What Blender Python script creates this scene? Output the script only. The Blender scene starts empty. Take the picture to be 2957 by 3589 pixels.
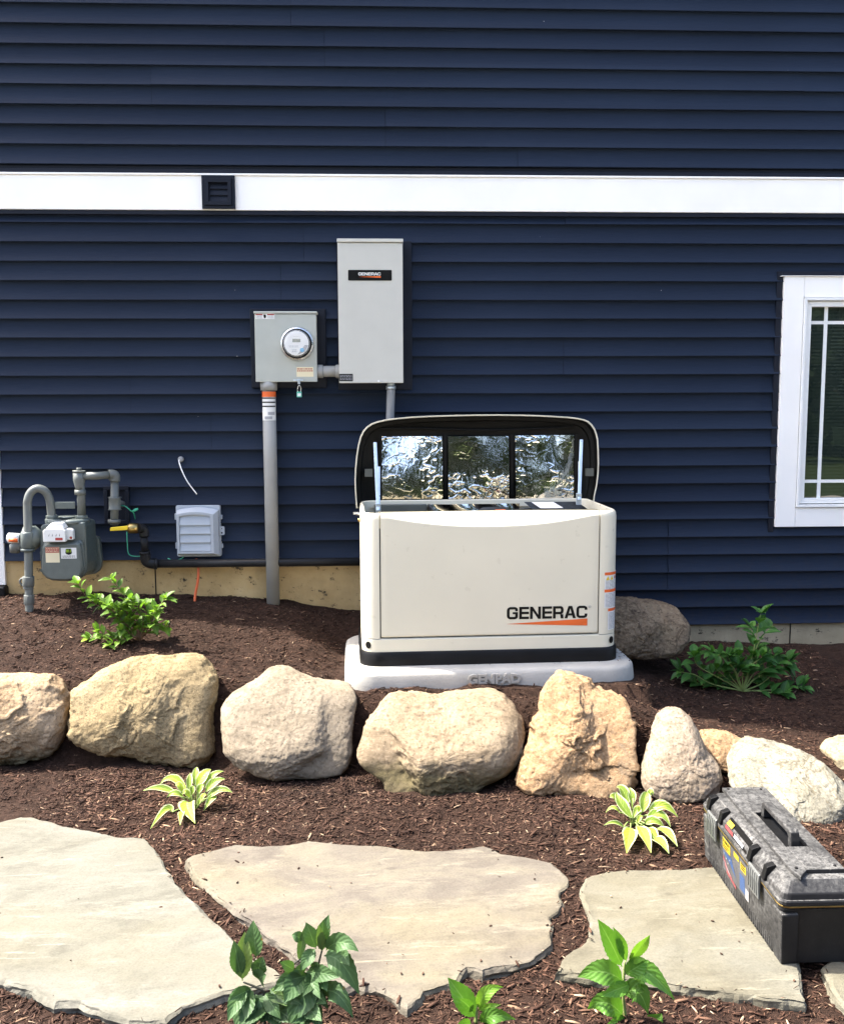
import bpy, math, random
import numpy as np
from mathutils import Vector, Matrix, Quaternion

scene = bpy.context.scene
COL = scene.collection
R = math.radians
random.seed(7)

# ------------------------------------------------------------------ camera
CAM = np.array([0.0, -5.4107, 1.298])
YAW, PITCH, ROLL = R(2.3833), R(6.4294), R(-0.18912)
FPX, PW, PH = 3400.0, 2957.0, 3589.0
_f = np.array([math.sin(YAW)*math.cos(PITCH), math.cos(YAW)*math.cos(PITCH), -math.sin(PITCH)])
_r = np.array([math.cos(YAW), -math.sin(YAW), 0.0])
_u = np.cross(_r, _f)
_r, _u = _r*math.cos(ROLL)+_u*math.sin(ROLL), -_r*math.sin(ROLL)+_u*math.cos(ROLL)
cd = bpy.data.cameras.new('camera')
cam = bpy.data.objects.new('camera', cd)
COL.objects.link(cam)
cd.sensor_fit = 'HORIZONTAL'; cd.sensor_width = 36.0; cd.lens = 36.0*FPX/PW
cd.clip_start = 0.05; cd.clip_end = 600.0
cam.matrix_world = Matrix(((_r[0], _u[0], -_f[0], CAM[0]), (_r[1], _u[1], -_f[1], CAM[1]),
                           (_r[2], _u[2], -_f[2], CAM[2]), (0, 0, 0, 1)))
scene.camera = cam

def at(px, py, Y=None, z=None):
    """Point of the place measured off a 1736 px wide print of the photograph: on the upright plane y=Y or at height z."""
    k = PW/1736.0
    d = _f + (px*k-PW/2)/FPX*_r - (py*k-PH/2)/FPX*_u
    t = (Y-CAM[1])/d[1] if Y is not None else (z-CAM[2])/d[2]
    return CAM + t*d

# ------------------------------------------------------------------ sky, sun, exposure
SUN_AZ, SUN_EL = 15.3, 57.0       # degrees behind the wall line, and above the horizon; it shines from the left
sunv = Vector((-math.cos(R(SUN_AZ))*math.cos(R(SUN_EL)), math.sin(R(SUN_AZ))*math.cos(R(SUN_EL)), math.sin(R(SUN_EL))))
world = bpy.data.worlds.new('World'); scene.world = world; world.use_nodes = True
wn = world.node_tree.nodes; wl = world.node_tree.links
for n in list(wn): wn.remove(n)
wo = wn.new('ShaderNodeOutputWorld'); wb = wn.new('ShaderNodeBackground'); sky = wn.new('ShaderNodeTexSky')
sky.sky_type = 'NISHITA'; sky.sun_disc = False
sky.sun_elevation = R(SUN_EL); sky.sun_rotation = R(SUN_AZ-90.0)
sky.altitude = 200; sky.air_density = 1.0; sky.dust_density = 5.0; sky.ozone_density = 1.0
wb.inputs['Strength'].default_value = 0.15
wl.new(sky.outputs[0], wb.inputs['Color']); wl.new(wb.outputs[0], wo.inputs['Surface'])
sd = bpy.data.lights.new('sun', 'SUN'); sd.energy = 3.6; sd.angle = R(0.53); sd.color = (1.0, 0.95, 0.86)
sun = bpy.data.objects.new('sun', sd); COL.objects.link(sun); sun.location = sunv*30
sun.rotation_euler = (-sunv).to_track_quat('-Z', 'Y').to_euler()
scene.view_settings.view_transform = 'Standard'; scene.view_settings.look = 'None'
scene.view_settings.exposure = 2.15; scene.view_settings.gamma = 1.0
scene.view_settings.use_curve_mapping = False
scene.cycles.max_bounces = 8; scene.cycles.diffuse_bounces = 4; scene.cycles.glossy_bounces = 4
scene.cycles.use_denoising = True

# ------------------------------------------------------------------ noise
def _h(i, j, k):
    n = (i*374761393 + j*668265263 + k*2147483647 + 1013904223) & 0xffffffff
    n = ((n ^ (n >> 13))*1274126177) & 0xffffffff
    return ((n ^ (n >> 16)) & 0xffff)/32767.5-1.0
def vnoise(p):
    p = np.asarray(p, float); i = np.floor(p).astype(np.int64); f = p-i; u = f*f*f*(f*(f*6-15)+10)
    def c(a, b, d): return _h(i[:, 0]+a, i[:, 1]+b, i[:, 2]+d)
    x0 = c(0,0,0)*(1-u[:,0])+c(1,0,0)*u[:,0]; x1 = c(0,1,0)*(1-u[:,0])+c(1,1,0)*u[:,0]
    x2 = c(0,0,1)*(1-u[:,0])+c(1,0,1)*u[:,0]; x3 = c(0,1,1)*(1-u[:,0])+c(1,1,1)*u[:,0]
    y0 = x0*(1-u[:,1])+x1*u[:,1]; y1 = x2*(1-u[:,1])+x3*u[:,1]
    return y0*(1-u[:,2])+y1*u[:,2]
def fbm(p, s, o=4, g=0.5):
    p = np.asarray(p, float)*s; t = 0; a = 1
    for q in range(o):
        t = t+a*vnoise(p+q*17.3); a *= g; p = p*2.03
    return t
def sstep(a, b, x):
    t = np.clip((x-a)/(b-a), 0, 1); return t*t*(3-2*t)

# ------------------------------------------------------------------ materials
MATS = {}
class NT:
    def __init__(s, name):
        s.m = bpy.data.materials.new(name); s.m.use_nodes = True; s.n = s.m.node_tree.nodes; s.l = s.m.node_tree.links
        s.b = s.n['Principled BSDF']; s.out = s.n['Material Output']; s.tc = s.n.new('ShaderNodeTexCoord'); MATS[name] = s.m
    def new(s, t, **k):
        n = s.n.new(t)
        for a, v in k.items(): setattr(n, a, v)
        return n
    def noise(s, scale, detail=4, rough=0.55, stretch=None, coord='Object', dist=0.0):
        n = s.new('ShaderNodeTexNoise'); n.inputs['Scale'].default_value = scale; n.inputs['Detail'].default_value = detail
        n.inputs['Roughness'].default_value = rough; n.inputs['Distortion'].default_value = dist
        if stretch:
            mp = s.new('ShaderNodeMapping'); mp.inputs['Scale'].default_value = stretch[:3]
            if len(stretch) > 3: mp.inputs['Rotation'].default_value = (0, 0, stretch[3])
            s.l.new(s.tc.outputs[coord], mp.inputs[0]); s.l.new(mp.outputs[0], n.inputs['Vector'])
        else: s.l.new(s.tc.outputs[coord], n.inputs['Vector'])
        return n.outputs['Fac']
    def ramp(s, src, stops, interp='LINEAR'):
        r = s.new('ShaderNodeValToRGB'); e = r.color_ramp.elements; r.color_ramp.interpolation = interp
        while len(e) < len(stops): e.new(0.5)
        for q, (p, c) in enumerate(stops):
            e[q].position = p; e[q].color = (c[0], c[1], c[2], 1) if isinstance(c, (tuple, list)) else (c, c, c, 1)
        s.l.new(src, r.inputs[0]); return r.outputs['Color']
    def mix(s, fac, a, b, mode='MIX'):
        m = s.new('ShaderNodeMix', data_type='RGBA', blend_type=mode)
        for v, i in ((fac, 0), (a, 6), (b, 7)):
            if hasattr(v, 'is_linked'): s.l.new(v, m.inputs[i])
            elif isinstance(v, (tuple, list)): m.inputs[i].default_value = (v[0], v[1], v[2], 1)
            else: m.inputs[i].default_value = v
        return m.outputs[2]
    def col(s, c):
        if hasattr(c, 'is_linked'): s.l.new(c, s.b.inputs['Base Color'])
        else: s.b.inputs['Base Color'].default_value = (c[0], c[1], c[2], 1)
    def rough(s, c):
        if hasattr(c, 'is_linked'): s.l.new(c, s.b.inputs['Roughness'])
        else: s.b.inputs['Roughness'].default_value = c
    def bump(s, src, strength=0.3, dist=0.01, prev=None):
        b = s.new('ShaderNodeBump'); b.inputs['Strength'].default_value = strength; b.inputs['Distance'].default_value = dist
        s.l.new(src, b.inputs['Height'])
        if prev is not None: s.l.new(prev, b.inputs['Normal'])
        s.l.new(b.outputs[0], s.b.inputs['Normal']); return b.outputs[0]

def paint(name, c, rough=0.45, metal=0.0, var=0.10, scale=9, bump=0.0, bscale=300, dirt=None, coat=0.0):
    """A plain surface with mottled wear, so that no part is one flat colour."""
    t = NT(name)
    n = t.noise(scale, 5)
    lo = [x*(1-var) for x in c]; hi = [min(1, x*(1+var)) for x in c]
    cc = t.ramp(n, [(0.3, lo), (0.7, hi)])
    if dirt:
        d = t.ramp(t.noise(scale*2.7, 6, 0.7), [(dirt[1], 0), (dirt[1]+0.12, 1)])
        cc = t.mix(d, cc, dirt[0])
    t.col(cc); t.b.inputs['Metallic'].default_value = metal
    t.rough(t.ramp(t.noise(scale*4, 4), [(0.3, max(0.03, rough-0.08)), (0.7, min(1, rough+0.08))]))
    if bump: t.bump(t.noise(bscale, 3), bump, 0.002)
    t.b.inputs['Coat Weight'].default_value = coat
    if max(c) < 0.03: t.b.inputs['Specular IOR Level'].default_value = 0.18
    return t.m

# siding: navy vinyl with pressed wood grain
t = NT('navy_vinyl')
gr = t.noise(60, 5, 0.6, (0.22, 1, 1.6)); big = t.noise(0.9, 3)
cc = t.ramp(big, [(0.3, (0.0100, 0.0166, 0.0325)), (0.7, (0.0124, 0.0202, 0.0390))])
sz_ = t.new('ShaderNodeSeparateXYZ'); t.l.new(t.tc.outputs['Object'], sz_.inputs[0]); fz_ = t.new('ShaderNodeMath', operation='MULTIPLY_ADD'); t.l.new(sz_.outputs[2], fz_.inputs[0]); fz_.inputs[1].default_value = 1/.2032; fz_.inputs[2].default_value = .77
fl_ = t.new('ShaderNodeMath', operation='FLOOR'); t.l.new(fz_.outputs[0], fl_.inputs[0]); wn_ = t.new('ShaderNodeTexWhiteNoise', noise_dimensions='1D'); t.l.new(fl_.outputs[0], wn_.inputs['W'])
cc = t.mix(1.0, cc, t.ramp(wn_.outputs['Value'], [(0, (0.88, 0.88, 0.9)), (1, (1.12, 1.12, 1.1))]), 'MULTIPLY')
spk = t.ramp(t.noise(210, 2, 0.6), [(0.72, 0), (0.80, 1)])
sc = t.noise(38, 2); scuff = t.ramp(t.noise(25, 6, 0.8, (1, 1, 0.5)), [(0.70, 0), (0.78, 0.5)])
cc = t.mix(spk, cc, (0.020, 0.026, 0.048)); cc = t.mix(scuff, cc, (0.020, 0.025, 0.040))
vo = t.new('ShaderNodeTexVoronoi'); vo.inputs['Scale'].default_value = 9.0; t.l.new(t.tc.outputs['Object'], vo.inputs['Vector'])
sx_ = t.new('ShaderNodeSeparateColor'); t.l.new(vo.outputs['Color'], sx_.inputs[0])
lim = t.ramp(sx_.outputs[0], [(0.80, 0.0), (1.0, 0.034)]); lt_ = t.new('ShaderNodeMath', operation='LESS_THAN'); t.l.new(vo.outputs['Distance'], lt_.inputs[0]); t.l.new(lim, lt_.inputs[1])
cc = t.mix(lt_.outputs[0], cc, (0.22, 0.22, 0.22))
# splash dust low on the wall
spx = t.new('ShaderNodeSeparateXYZ'); t.l.new(t.tc.outputs['Object'], spx.inputs[0]); mrz = t.new('ShaderNodeMapRange'); mrz.inputs[1].default_value = 0.75; mrz.inputs[2].default_value = 0.1; mrz.inputs[4].default_value = 0.35; t.l.new(spx.outputs[2], mrz.inputs[0])
ml_ = t.new('ShaderNodeMath', operation='MULTIPLY'); t.l.new(mrz.outputs[0], ml_.inputs[0]); t.l.new(t.ramp(t.noise(30, 6, 0.75), [(0.45, 0), (0.7, 1)]), ml_.inputs[1]); cc = t.mix(ml_.outputs[0], cc, (0.03, 0.026, 0.022))
t.col(cc); t.rough(0.6); t.b.inputs['Specular IOR Level'].default_value = 0.13; t.bump(gr, 0.28, 0.004)
paint('navy_trim', (0.009, 0.012, 0.021), 0.5)
paint('white_trim', (0.90, 0.89, 0.865), 0.4, var=0.03, scale=3)
paint('white_vinyl', (0.80, 0.81, 0.80), 0.35, var=0.03)
# foundation
t = NT('tan_concrete')
c0 = t.ramp(t.noise(3.5, 6, 0.65), [(0.3, (0.36, 0.245, 0.105)), (0.55, (0.50, 0.355, 0.165)), (0.75, (0.56, 0.42, 0.22))])
sp = t.new('ShaderNodeSeparateXYZ'); t.l.new(t.tc.outputs['Object'], sp.inputs[0])
# shade right of the generator is put into the colour as darker grey
gx = t.new('ShaderNodeMapRange'); gx.inputs[1].default_value = 0.2; gx.inputs[2].default_value = 1.2; t.l.new(sp.outputs[0], gx.inputs[0])
c0 = t.mix(gx.outputs[0], c0, t.ramp(t.noise(5, 6, 0.65), [(0.3, (0.29, 0.235, 0.145)), (0.7, (0.44, 0.365, 0.24))]))
stain = t.ramp(t.noise(13, 8, 0.78, (1, 1, 1.5)), [(0.565, 0), (0.62, 1)])
t.col(t.mix(stain, c0, (0.035, 0.028, 0.018))); t.rough(0.9); t.bump(t.noise(60, 6), 0.5, 0.006)
paint('meter_grey', (0.42, 0.44, 0.40), 0.42, var=0.05)
paint('beige_grey', (0.53, 0.525, 0.475), 0.40, var=0.03)
paint('conduit_grey', (0.31, 0.31, 0.295), 0.5, var=0.08)
paint('flex_grey', (0.25, 0.255, 0.26), 0.5, var=0.08)
paint('gas_pipe', (0.125, 0.135, 0.125), 0.45, var=0.12)
paint('gas_grey', (0.105, 0.125, 0.118), 0.38, var=0.12, scale=20, bump=0.15)
paint('gas_dark', (0.075, 0.095, 0.09), 0.36, var=0.12, scale=20, bump=0.15)
paint('box_grey', (0.36, 0.40, 0.45), 0.45, var=0.06)
paint('black_steel', (0.018, 0.018, 0.019), 0.4, var=0.2)
paint('black_plastic', (0.006, 0.006, 0.0065), 0.5, var=0.15)
paint('base_black', (0.007, 0.007, 0.0075), 0.45, var=0.3, dirt=((0.03, 0.028, 0.026), 0.62))
paint('steel', (0.62, 0.64, 0.66), 0.3, metal=1.0)
paint('zinc', (0.58, 0.66, 0.72), 0.35, metal=0.7)
paint('brass', (0.45, 0.32, 0.12), 0.35, metal=1.0)
paint('yellow', (0.78, 0.55, 0.02), 0.4)
paint('orange', (0.75, 0.13, 0.02), 0.45)
paint('orange_cable', (0.62, 0.12, 0.035), 0.5)
paint('white_plastic', (0.78, 0.78, 0.76), 0.35, var=0.03)
paint('label_white', (0.74, 0.74, 0.72), 0.5, var=0.03)
paint('label_cream', (0.74, 0.66, 0.45), 0.5, var=0.05)
paint('label_black', (0.005, 0.005, 0.005), 0.4)
paint('label_grey', (0.33, 0.34, 0.36), 0.5)
paint('label_red', (0.38, 0.04, 0.035), 0.5)
paint('label_blue', (0.04, 0.10, 0.30), 0.5)
paint('cyan', (0.05, 0.35, 0.62), 0.4)
paint('label_dust', (0.075, 0.075, 0.08), 0.5, var=0.3)
paint('sticker_yellow', (0.40, 0.30, 0.02), 0.5)
paint('sticker_red', (0.22, 0.045, 0.05), 0.5)
paint('sticker_blue', (0.03, 0.065, 0.16), 0.5)
paint('sticker_white', (0.28, 0.28, 0.28), 0.5)
paint('lime', (0.35, 0.55, 0.03), 0.5)
paint('lcd', (0.19, 0.20, 0.14), 0.2)
paint('green_wire', (0.05, 0.38, 0.22), 0.45)
paint('mint', (0.10, 0.45, 0.36), 0.45)
paint('patio', (0.55, 0.51, 0.45), 0.85, scale=1.5)
paint('bisque', (0.69, 0.645, 0.51), 0.34, var=0.025, scale=4, bump=0.05, bscale=500)
paint('lid_inside', (0.007, 0.0068, 0.006), 0.5, var=0.2)
paint('panel_grey', (0.10, 0.105, 0.09), 0.5)
t = NT('pad_concrete')
c0 = t.ramp(t.noise(6, 6, 0.65), [(0.3, (0.33, 0.32, 0.29)), (0.7, (0.45, 0.43, 0.385))])
c0 = t.mix(t.ramp(t.noise(16, 6, 0.75), [(0.62, 0), (0.75, 0.55)]), c0, (0.22, 0.19, 0.16))
t.col(c0); t.rough(0.75); t.bump(t.noise(120, 5), 0.35, 0.004)
# foil
t = NT('foil'); t.col((0.95, 0.91, 0.85)); t.b.inputs['Metallic'].default_value = 1; t.rough(0.045)
n1 = t.noise(16, 6, 0.62, (1, 1, 0.45), dist=1.2); rg = t.new('ShaderNodeMath', operation='ABSOLUTE')
sb = t.new('ShaderNodeMath', operation='SUBTRACT'); sb.inputs[1].default_value = 0.5; t.l.new(n1, sb.inputs[0]); t.l.new(sb.outputs[0], rg.inputs[0])
t.bump(rg.outputs[0], 0.07, 0.02)
# glass
t = NT('window_glass')
wv = t.new('ShaderNodeTexWave', bands_direction='Z'); wv.inputs['Scale'].default_value = 16.0; wv.inputs['Distortion'].default_value = 0.4; t.l.new(t.tc.outputs['Object'], wv.inputs['Vector'])
t.col(t.mix(t.ramp(t.noise(1.6, 3), [(0.35, 0.25), (0.65, 1)]), (0.010, 0.016, 0.012), t.ramp(wv.outputs['Fac'], [(0.2, (0.014, 0.022, 0.018)), (0.8, (0.034, 0.046, 0.039))]))); t.rough(0.015); t.b.inputs['IOR'].default_value = 1.9
t.bump(t.noise(3, 2), 0.02, 0.02)
t = NT('clear_dome'); t.col((0.9, 0.92, 0.92)); t.rough(0.04); t.b.inputs['Alpha'].default_value = 0.22; t.b.inputs['IOR'].default_value = 1.5
t = NT('clear_latch'); t.col((0.13, 0.135, 0.13)); t.rough(0.3); t.b.inputs['Alpha'].default_value = 0.9
# dusty tool box plastic; shade on its front end painted in by thinning the dust
t = NT('dusty_black')
base = t.ramp(t.noise(7, 5), [(0.3, (0.011, 0.011, 0.012)), (0.7, (0.020, 0.020, 0.021))])
geo = t.new('ShaderNodeNewGeometry'); sn = t.new('ShaderNodeSeparateXYZ'); t.l.new(geo.outputs['Normal'], sn.inputs[0])
d1 = t.ramp(t.noise(7, 5, 0.6), [(0.36, 0.25), (0.66, 1.0)]); d2 = t.ramp(t.noise(75, 8, 0.82), [(0.42, 0.10), (0.60, 1.0)])
du = t.mix(1.0, d1, d2, 'MULTIPLY')
upf = t.new('ShaderNodeMapRange'); upf.inputs[1].default_value = -0.2; upf.inputs[2].default_value = 0.9; upf.inputs[3].default_value = 0.55; upf.inputs[4].default_value = 0.98
t.l.new(sn.outputs[2], upf.inputs[0])
end_shade = t.new('ShaderNodeMapRange'); end_shade.inputs[1].default_value = -0.75; end_shade.inputs[2].default_value = -0.45; end_shade.inputs[3].default_value = 0.05; end_shade.inputs[4].default_value = 1.0; t.l.new(sn.outputs[1], end_shade.inputs[0])
m0 = t.new('ShaderNodeMath', operation='MULTIPLY'); t.l.new(upf.outputs[0], m0.inputs[0]); t.l.new(end_shade.outputs[0], m0.inputs[1])
mm = t.new('ShaderNodeMath', operation='MULTIPLY'); t.l.new(du, mm.inputs[0]); t.l.new(m0.outputs[0], mm.inputs[1])
scr = t.ramp(t.noise(60, 3, 0.6, (1, 0.12, 1, .5)), [(0.63, 0), (0.67, 0.75)])
cc = t.mix(mm.outputs[0], base, (0.19, 0.186, 0.178)); sc2 = t.new('ShaderNodeMath', operation='MULTIPLY'); t.l.new(scr, sc2.inputs[0]); t.l.new(end_shade.outputs[0], sc2.inputs[1]); cc = t.mix(sc2.outputs[0], cc, (0.15, 0.145, 0.135))
t.col(cc); t.rough(0.55); t.b.inputs['Specular IOR Level'].default_value = 0.22; t.bump(t.noise(180, 4), 0.2, 0.002)

def rock_mat(name, cols, spot, spotpos=0.62, spotscale=45, moss=None, bump=0.6, sc=4.0, vein=None, extra=None):
    t = NT(name)
    n = t.noise(sc, 7, 0.62, dist=0.4)
    k = len(cols); cc = t.ramp(n, [(0.28+0.44*q/(k-1), c) for q, c in enumerate(cols)])
    f = t.ramp(t.noise(spotscale, 4, 0.7), [(spotpos, 0), (spotpos+0.07, 0.75)]); cc = t.mix(f, cc, spot)
    cc = t.mix(t.ramp(t.noise(spotscale*3.1, 3, 0.6), [(0.45, 0), (0.75, 0.55)]), cc, [min(1, x*1.5) for x in cols[-1]])
    cc = t.mix(t.ramp(t.noise(spotscale*2.3, 3, 0.6), [(0.55, 0), (0.66, 0.65)]), cc, [x*0.40 for x in cols[0]])
    cc = t.mix(t.ramp(t.noise(5.5, 6, 0.6, (0.8, 1, 3.6), dist=0.9), [(0.52, 0), (0.60, 0.5), (0.64, 0.0)]), cc, [x*0.55 for x in cols[0]])
    cc = t.mix(t.ramp(t.noise(2.6, 5, 0.65), [(0.50, 0), (0.68, 0.55)]), cc, [x*0.72 for x in cols[0]])
    if extra:      # stain with a shape of its own
        cc = t.mix(t.ramp(t.noise(extra[1], 6, 0.7), [(extra[2], 0), (extra[2]+0.08, 0.85)]), cc, extra[0])
    if moss:       # lichen band below a height on this stone
        s = t.new('ShaderNodeSeparateXYZ'); t.l.new(t.tc.outputs['Object'], s.inputs[0])
        ad = t.new('ShaderNodeMath', operation='ADD'); t.l.new(s.outputs[2], ad.inputs[0])
        ms = t.new('ShaderNodeMath', operation='MULTIPLY_ADD'); t.l.new(t.noise(7, 5), ms.inputs[0]); ms.inputs[1].default_value = 0.16; ms.inputs[2].default_value = -0.08
        t.l.new(ms.outputs[0], ad.inputs[1])
        mr = t.new('ShaderNodeMapRange'); mr.inputs[1].default_value = moss[1]+0.03; mr.inputs[2].default_value = moss[1]-0.03; mr.inputs[4].default_value = moss[2]; t.l.new(ad.outputs[0], mr.inputs[0])
        cc = t.mix(mr.outputs[0], cc, t.ramp(t.noise(24, 6, 0.7), [(0.35, [x*0.5 for x in moss[0]]), (0.65, [x*1.35 for x in moss[0]])]))
    if vein:
        v = t.noise(3.2, 5, 0.6, dist=1.0); a = t.new('ShaderNodeMath', operation='SUBTRACT'); a.inputs[1].default_value = 0.5; t.l.new(v, a.inputs[0])
        b = t.new('ShaderNodeMath', operation='ABSOLUTE'); t.l.new(a.outputs[0], b.inputs[0])
        cc = t.mix(t.ramp(b.outputs[0], [(0.0, 0.6), (0.014, 0)]), cc, vein)
    t.col(cc); t.rough(0.88); t.b.inputs['Specular IOR Level'].default_value = 0.25
    nb = t.bump(t.noise(14, 8, 0.62), bump*0.7, 0.025)
    t.bump(t.noise(120, 5, 0.7), bump*0.5, 0.005, nb)
    return t.m
rock_mat('rock_pinkish', [(0.209, 0.136, 0.073), (0.306, 0.218, 0.127), (0.335, 0.259, 0.180)], (0.153, 0.095, 0.046), moss=((0.146, 0.130, 0.079), 0.10, 0.9))
rock_mat('rock_granite', [(0.196, 0.145, 0.072), (0.257, 0.193, 0.102), (0.282, 0.222, 0.131)], (0.086, 0.060, 0.030), 0.53, 75, bump=0.7)
rock_mat('rock_cream', [(0.176, 0.141, 0.097), (0.212, 0.172, 0.123), (0.229, 0.192, 0.142)], (0.129, 0.073, 0.037), 0.70, 30, bump=0.4)
rock_mat('rock_buff', [(0.171, 0.123, 0.075), (0.232, 0.175, 0.111), (0.271, 0.212, 0.143)], (0.100, 0.067, 0.036), 0.62, 28, moss=((0.085, 0.071, 0.029), 0.12, 0.75), bump=0.45)
rock_mat('rock_rust', [(0.175, 0.106, 0.053), (0.294, 0.184, 0.096), (0.340, 0.243, 0.150)], (0.110, 0.068, 0.039), 0.58, 24, bump=0.8, extra=((0.184, 0.140, 0.095), 5.0, 0.58))
rock_mat('rock_blush', [(0.180, 0.135, 0.088), (0.241, 0.187, 0.134), (0.271, 0.231, 0.180)], (0.130, 0.106, 0.069), 0.62, 30)
rock_mat('rock_chalk', [(0.174, 0.157, 0.110), (0.236, 0.218, 0.166), (0.278, 0.259, 0.210)], (0.093, 0.081, 0.055), 0.62, 36, bump=0.8, vein=(0.082, 0.060, 0.030))
rock_mat('rock_straw', [(0.234, 0.182, 0.099), (0.279, 0.231, 0.147), (0.308, 0.266, 0.185)], (0.135, 0.100, 0.055), 0.66, 30)
rock_mat('rock_brown', [(0.102, 0.071, 0.045), (0.164, 0.120, 0.079), (0.231, 0.182, 0.121)], (0.047, 0.033, 0.022), 0.57, 22, bump=0.8, vein=(0.041, 0.026, 0.018))

def flag_mat(name, a, b, c, rotz, tint):
    t = NT(name)
    a = [x*0.80 for x in a]; c = [x*1.08 for x in c]
    cc = t.ramp(t.noise(2.4, 7, 0.62, (1, 2.4, 1, rotz), dist=0.8), [(0.30, a), (0.46, b), (0.60, c), (0.78, b)])
    cc = t.mix(t.ramp(t.noise(1.3, 4, 0.6, (1, 1.5, 1, rotz)), [(0.48, 0), (0.66, 0.6)]), cc, tint)
    cc = t.mix(t.ramp(t.noise(5, 9, 0.78, (0.6, 2.4, 1, rotz)), [(0.55, 0), (0.63, 0.6)]), cc, [min(1, x*1.28) for x in c])
    cc = t.mix(t.ramp(t.noise(9, 9, 0.80, (0.5, 1.8, 1, rotz+.5)), [(0.60, 0), (0.70, 0.55)]), cc, [x*0.62 for x in a])
    for k, rz in enumerate((0.5, -0.7)):      # scrapes
        v = t.noise(7+3*k, 4, 0.6, (0.25, 3.0, 1, rz), dist=0.6)
        cc = t.mix(t.ramp(v, [(0.685, 0), (0.70, 0.55), (0.73, 0.55), (0.745, 0)]), cc, [min(1, x*1.5) for x in c])
    cc = t.mix(t.ramp(t.noise(38, 6, 0.75), [(0.66, 0), (0.74, 0.45)]), cc, [x*0.4 for x in a])
    cc = t.mix(t.ramp(t.noise(150, 3, 0.6), [(0.42, 0), (0.75, 0.35)]), cc, [x*0.6 for x in a])
    t.col(cc); t.rough(0.85); t.b.inputs['Specular IOR Level'].default_value = 0.25
    nb = t.bump(t.noise(6, 8, 0.66, (0.7, 2, 1, rotz)), 0.5, 0.02); t.bump(t.noise(110, 5, 0.7), 0.4, 0.003, nb)
    return t.m
flag_mat('flag_grey', (0.109, 0.103, 0.082), (0.129, 0.124, 0.100), (0.144, 0.136, 0.112), 0.35, (0.138, 0.125, 0.087))
flag_mat('flag_pink', (0.101, 0.085, 0.070), (0.124, 0.108, 0.087), (0.146, 0.129, 0.096), -0.12, (0.146, 0.125, 0.078))
flag_mat('flag_buff', (0.109, 0.097, 0.068), (0.129, 0.117, 0.083), (0.140, 0.130, 0.098), -0.2, (0.124, 0.122, 0.103))

# mulch soil, grading into lawn well in front of the bed
t = NT('soil')
cc = t.ramp(t.noise(26, 8, 0.75), [(0.30, (0.008, 0.0042, 0.003)), (0.5, (0.034, 0.0185, 0.0125)), (0.72, (0.068, 0.039, 0.027))])
cc = t.mix(t.ramp(t.noise(2.2, 4), [(0.45, 0), (0.7, 0.35)]), cc, (0.045, 0.026, 0.018))
s = t.new('ShaderNodeSeparateXYZ'); t.l.new(t.tc.outputs['Object'], s.inputs[0])
ma = t.new('ShaderNodeMath', operation='ADD'); t.l.new(s.outputs[1], ma.inputs[0]); t.l.new(t.noise(1.5, 4), ma.inputs[1])
lw = t.new('ShaderNodeMapRange'); lw.inputs[1].default_value = -4.1; lw.inputs[2].default_value = -4.2; t.l.new(ma.outputs[0], lw.inputs[0])
cc = t.mix(lw.outputs[0], cc, t.ramp(t.noise(40, 6, 0.7), [(0.3, (0.02, 0.035, 0.010)), (0.7, (0.055, 0.075, 0.022))]))
t.col(cc); t.rough(0.95); t.b.inputs['Specular IOR Level'].default_value = 0.15; t.bump(t.noise(55, 8, 0.75), 0.9, 0.02)
t = NT('wood_chips'); geo = t.new('ShaderNodeNewGeometry')
cc = t.ramp(geo.outputs['Random Per Island'], [(0.0, (0.0170, 0.0078, 0.0052)), (0.35, (0.0420, 0.0207, 0.0133)), (0.74, (0.0720, 0.0377, 0.0249)), (0.92, (0.1050, 0.0589, 0.0387)), (0.975, (0.2000, 0.1288, 0.0817)), (1.0, (0.3600, 0.2668, 0.1806))])
cc = t.mix(0.5, cc, t.ramp(t.noise(220, 3), [(0.3, 0.35), (0.7, 1.2)]), 'MULTIPLY')
cc = t.mix(1.0, cc, t.ramp(t.noise(1.4, 5, 0.6), [(0.32, (0.70, 0.69, 0.69)), (0.68, (1.50, 1.46, 1.42))]), 'MULTIPLY')
t.col(cc); t.rough(0.85); t.b.inputs['Specular IOR Level'].default_value = 0.2

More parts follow.
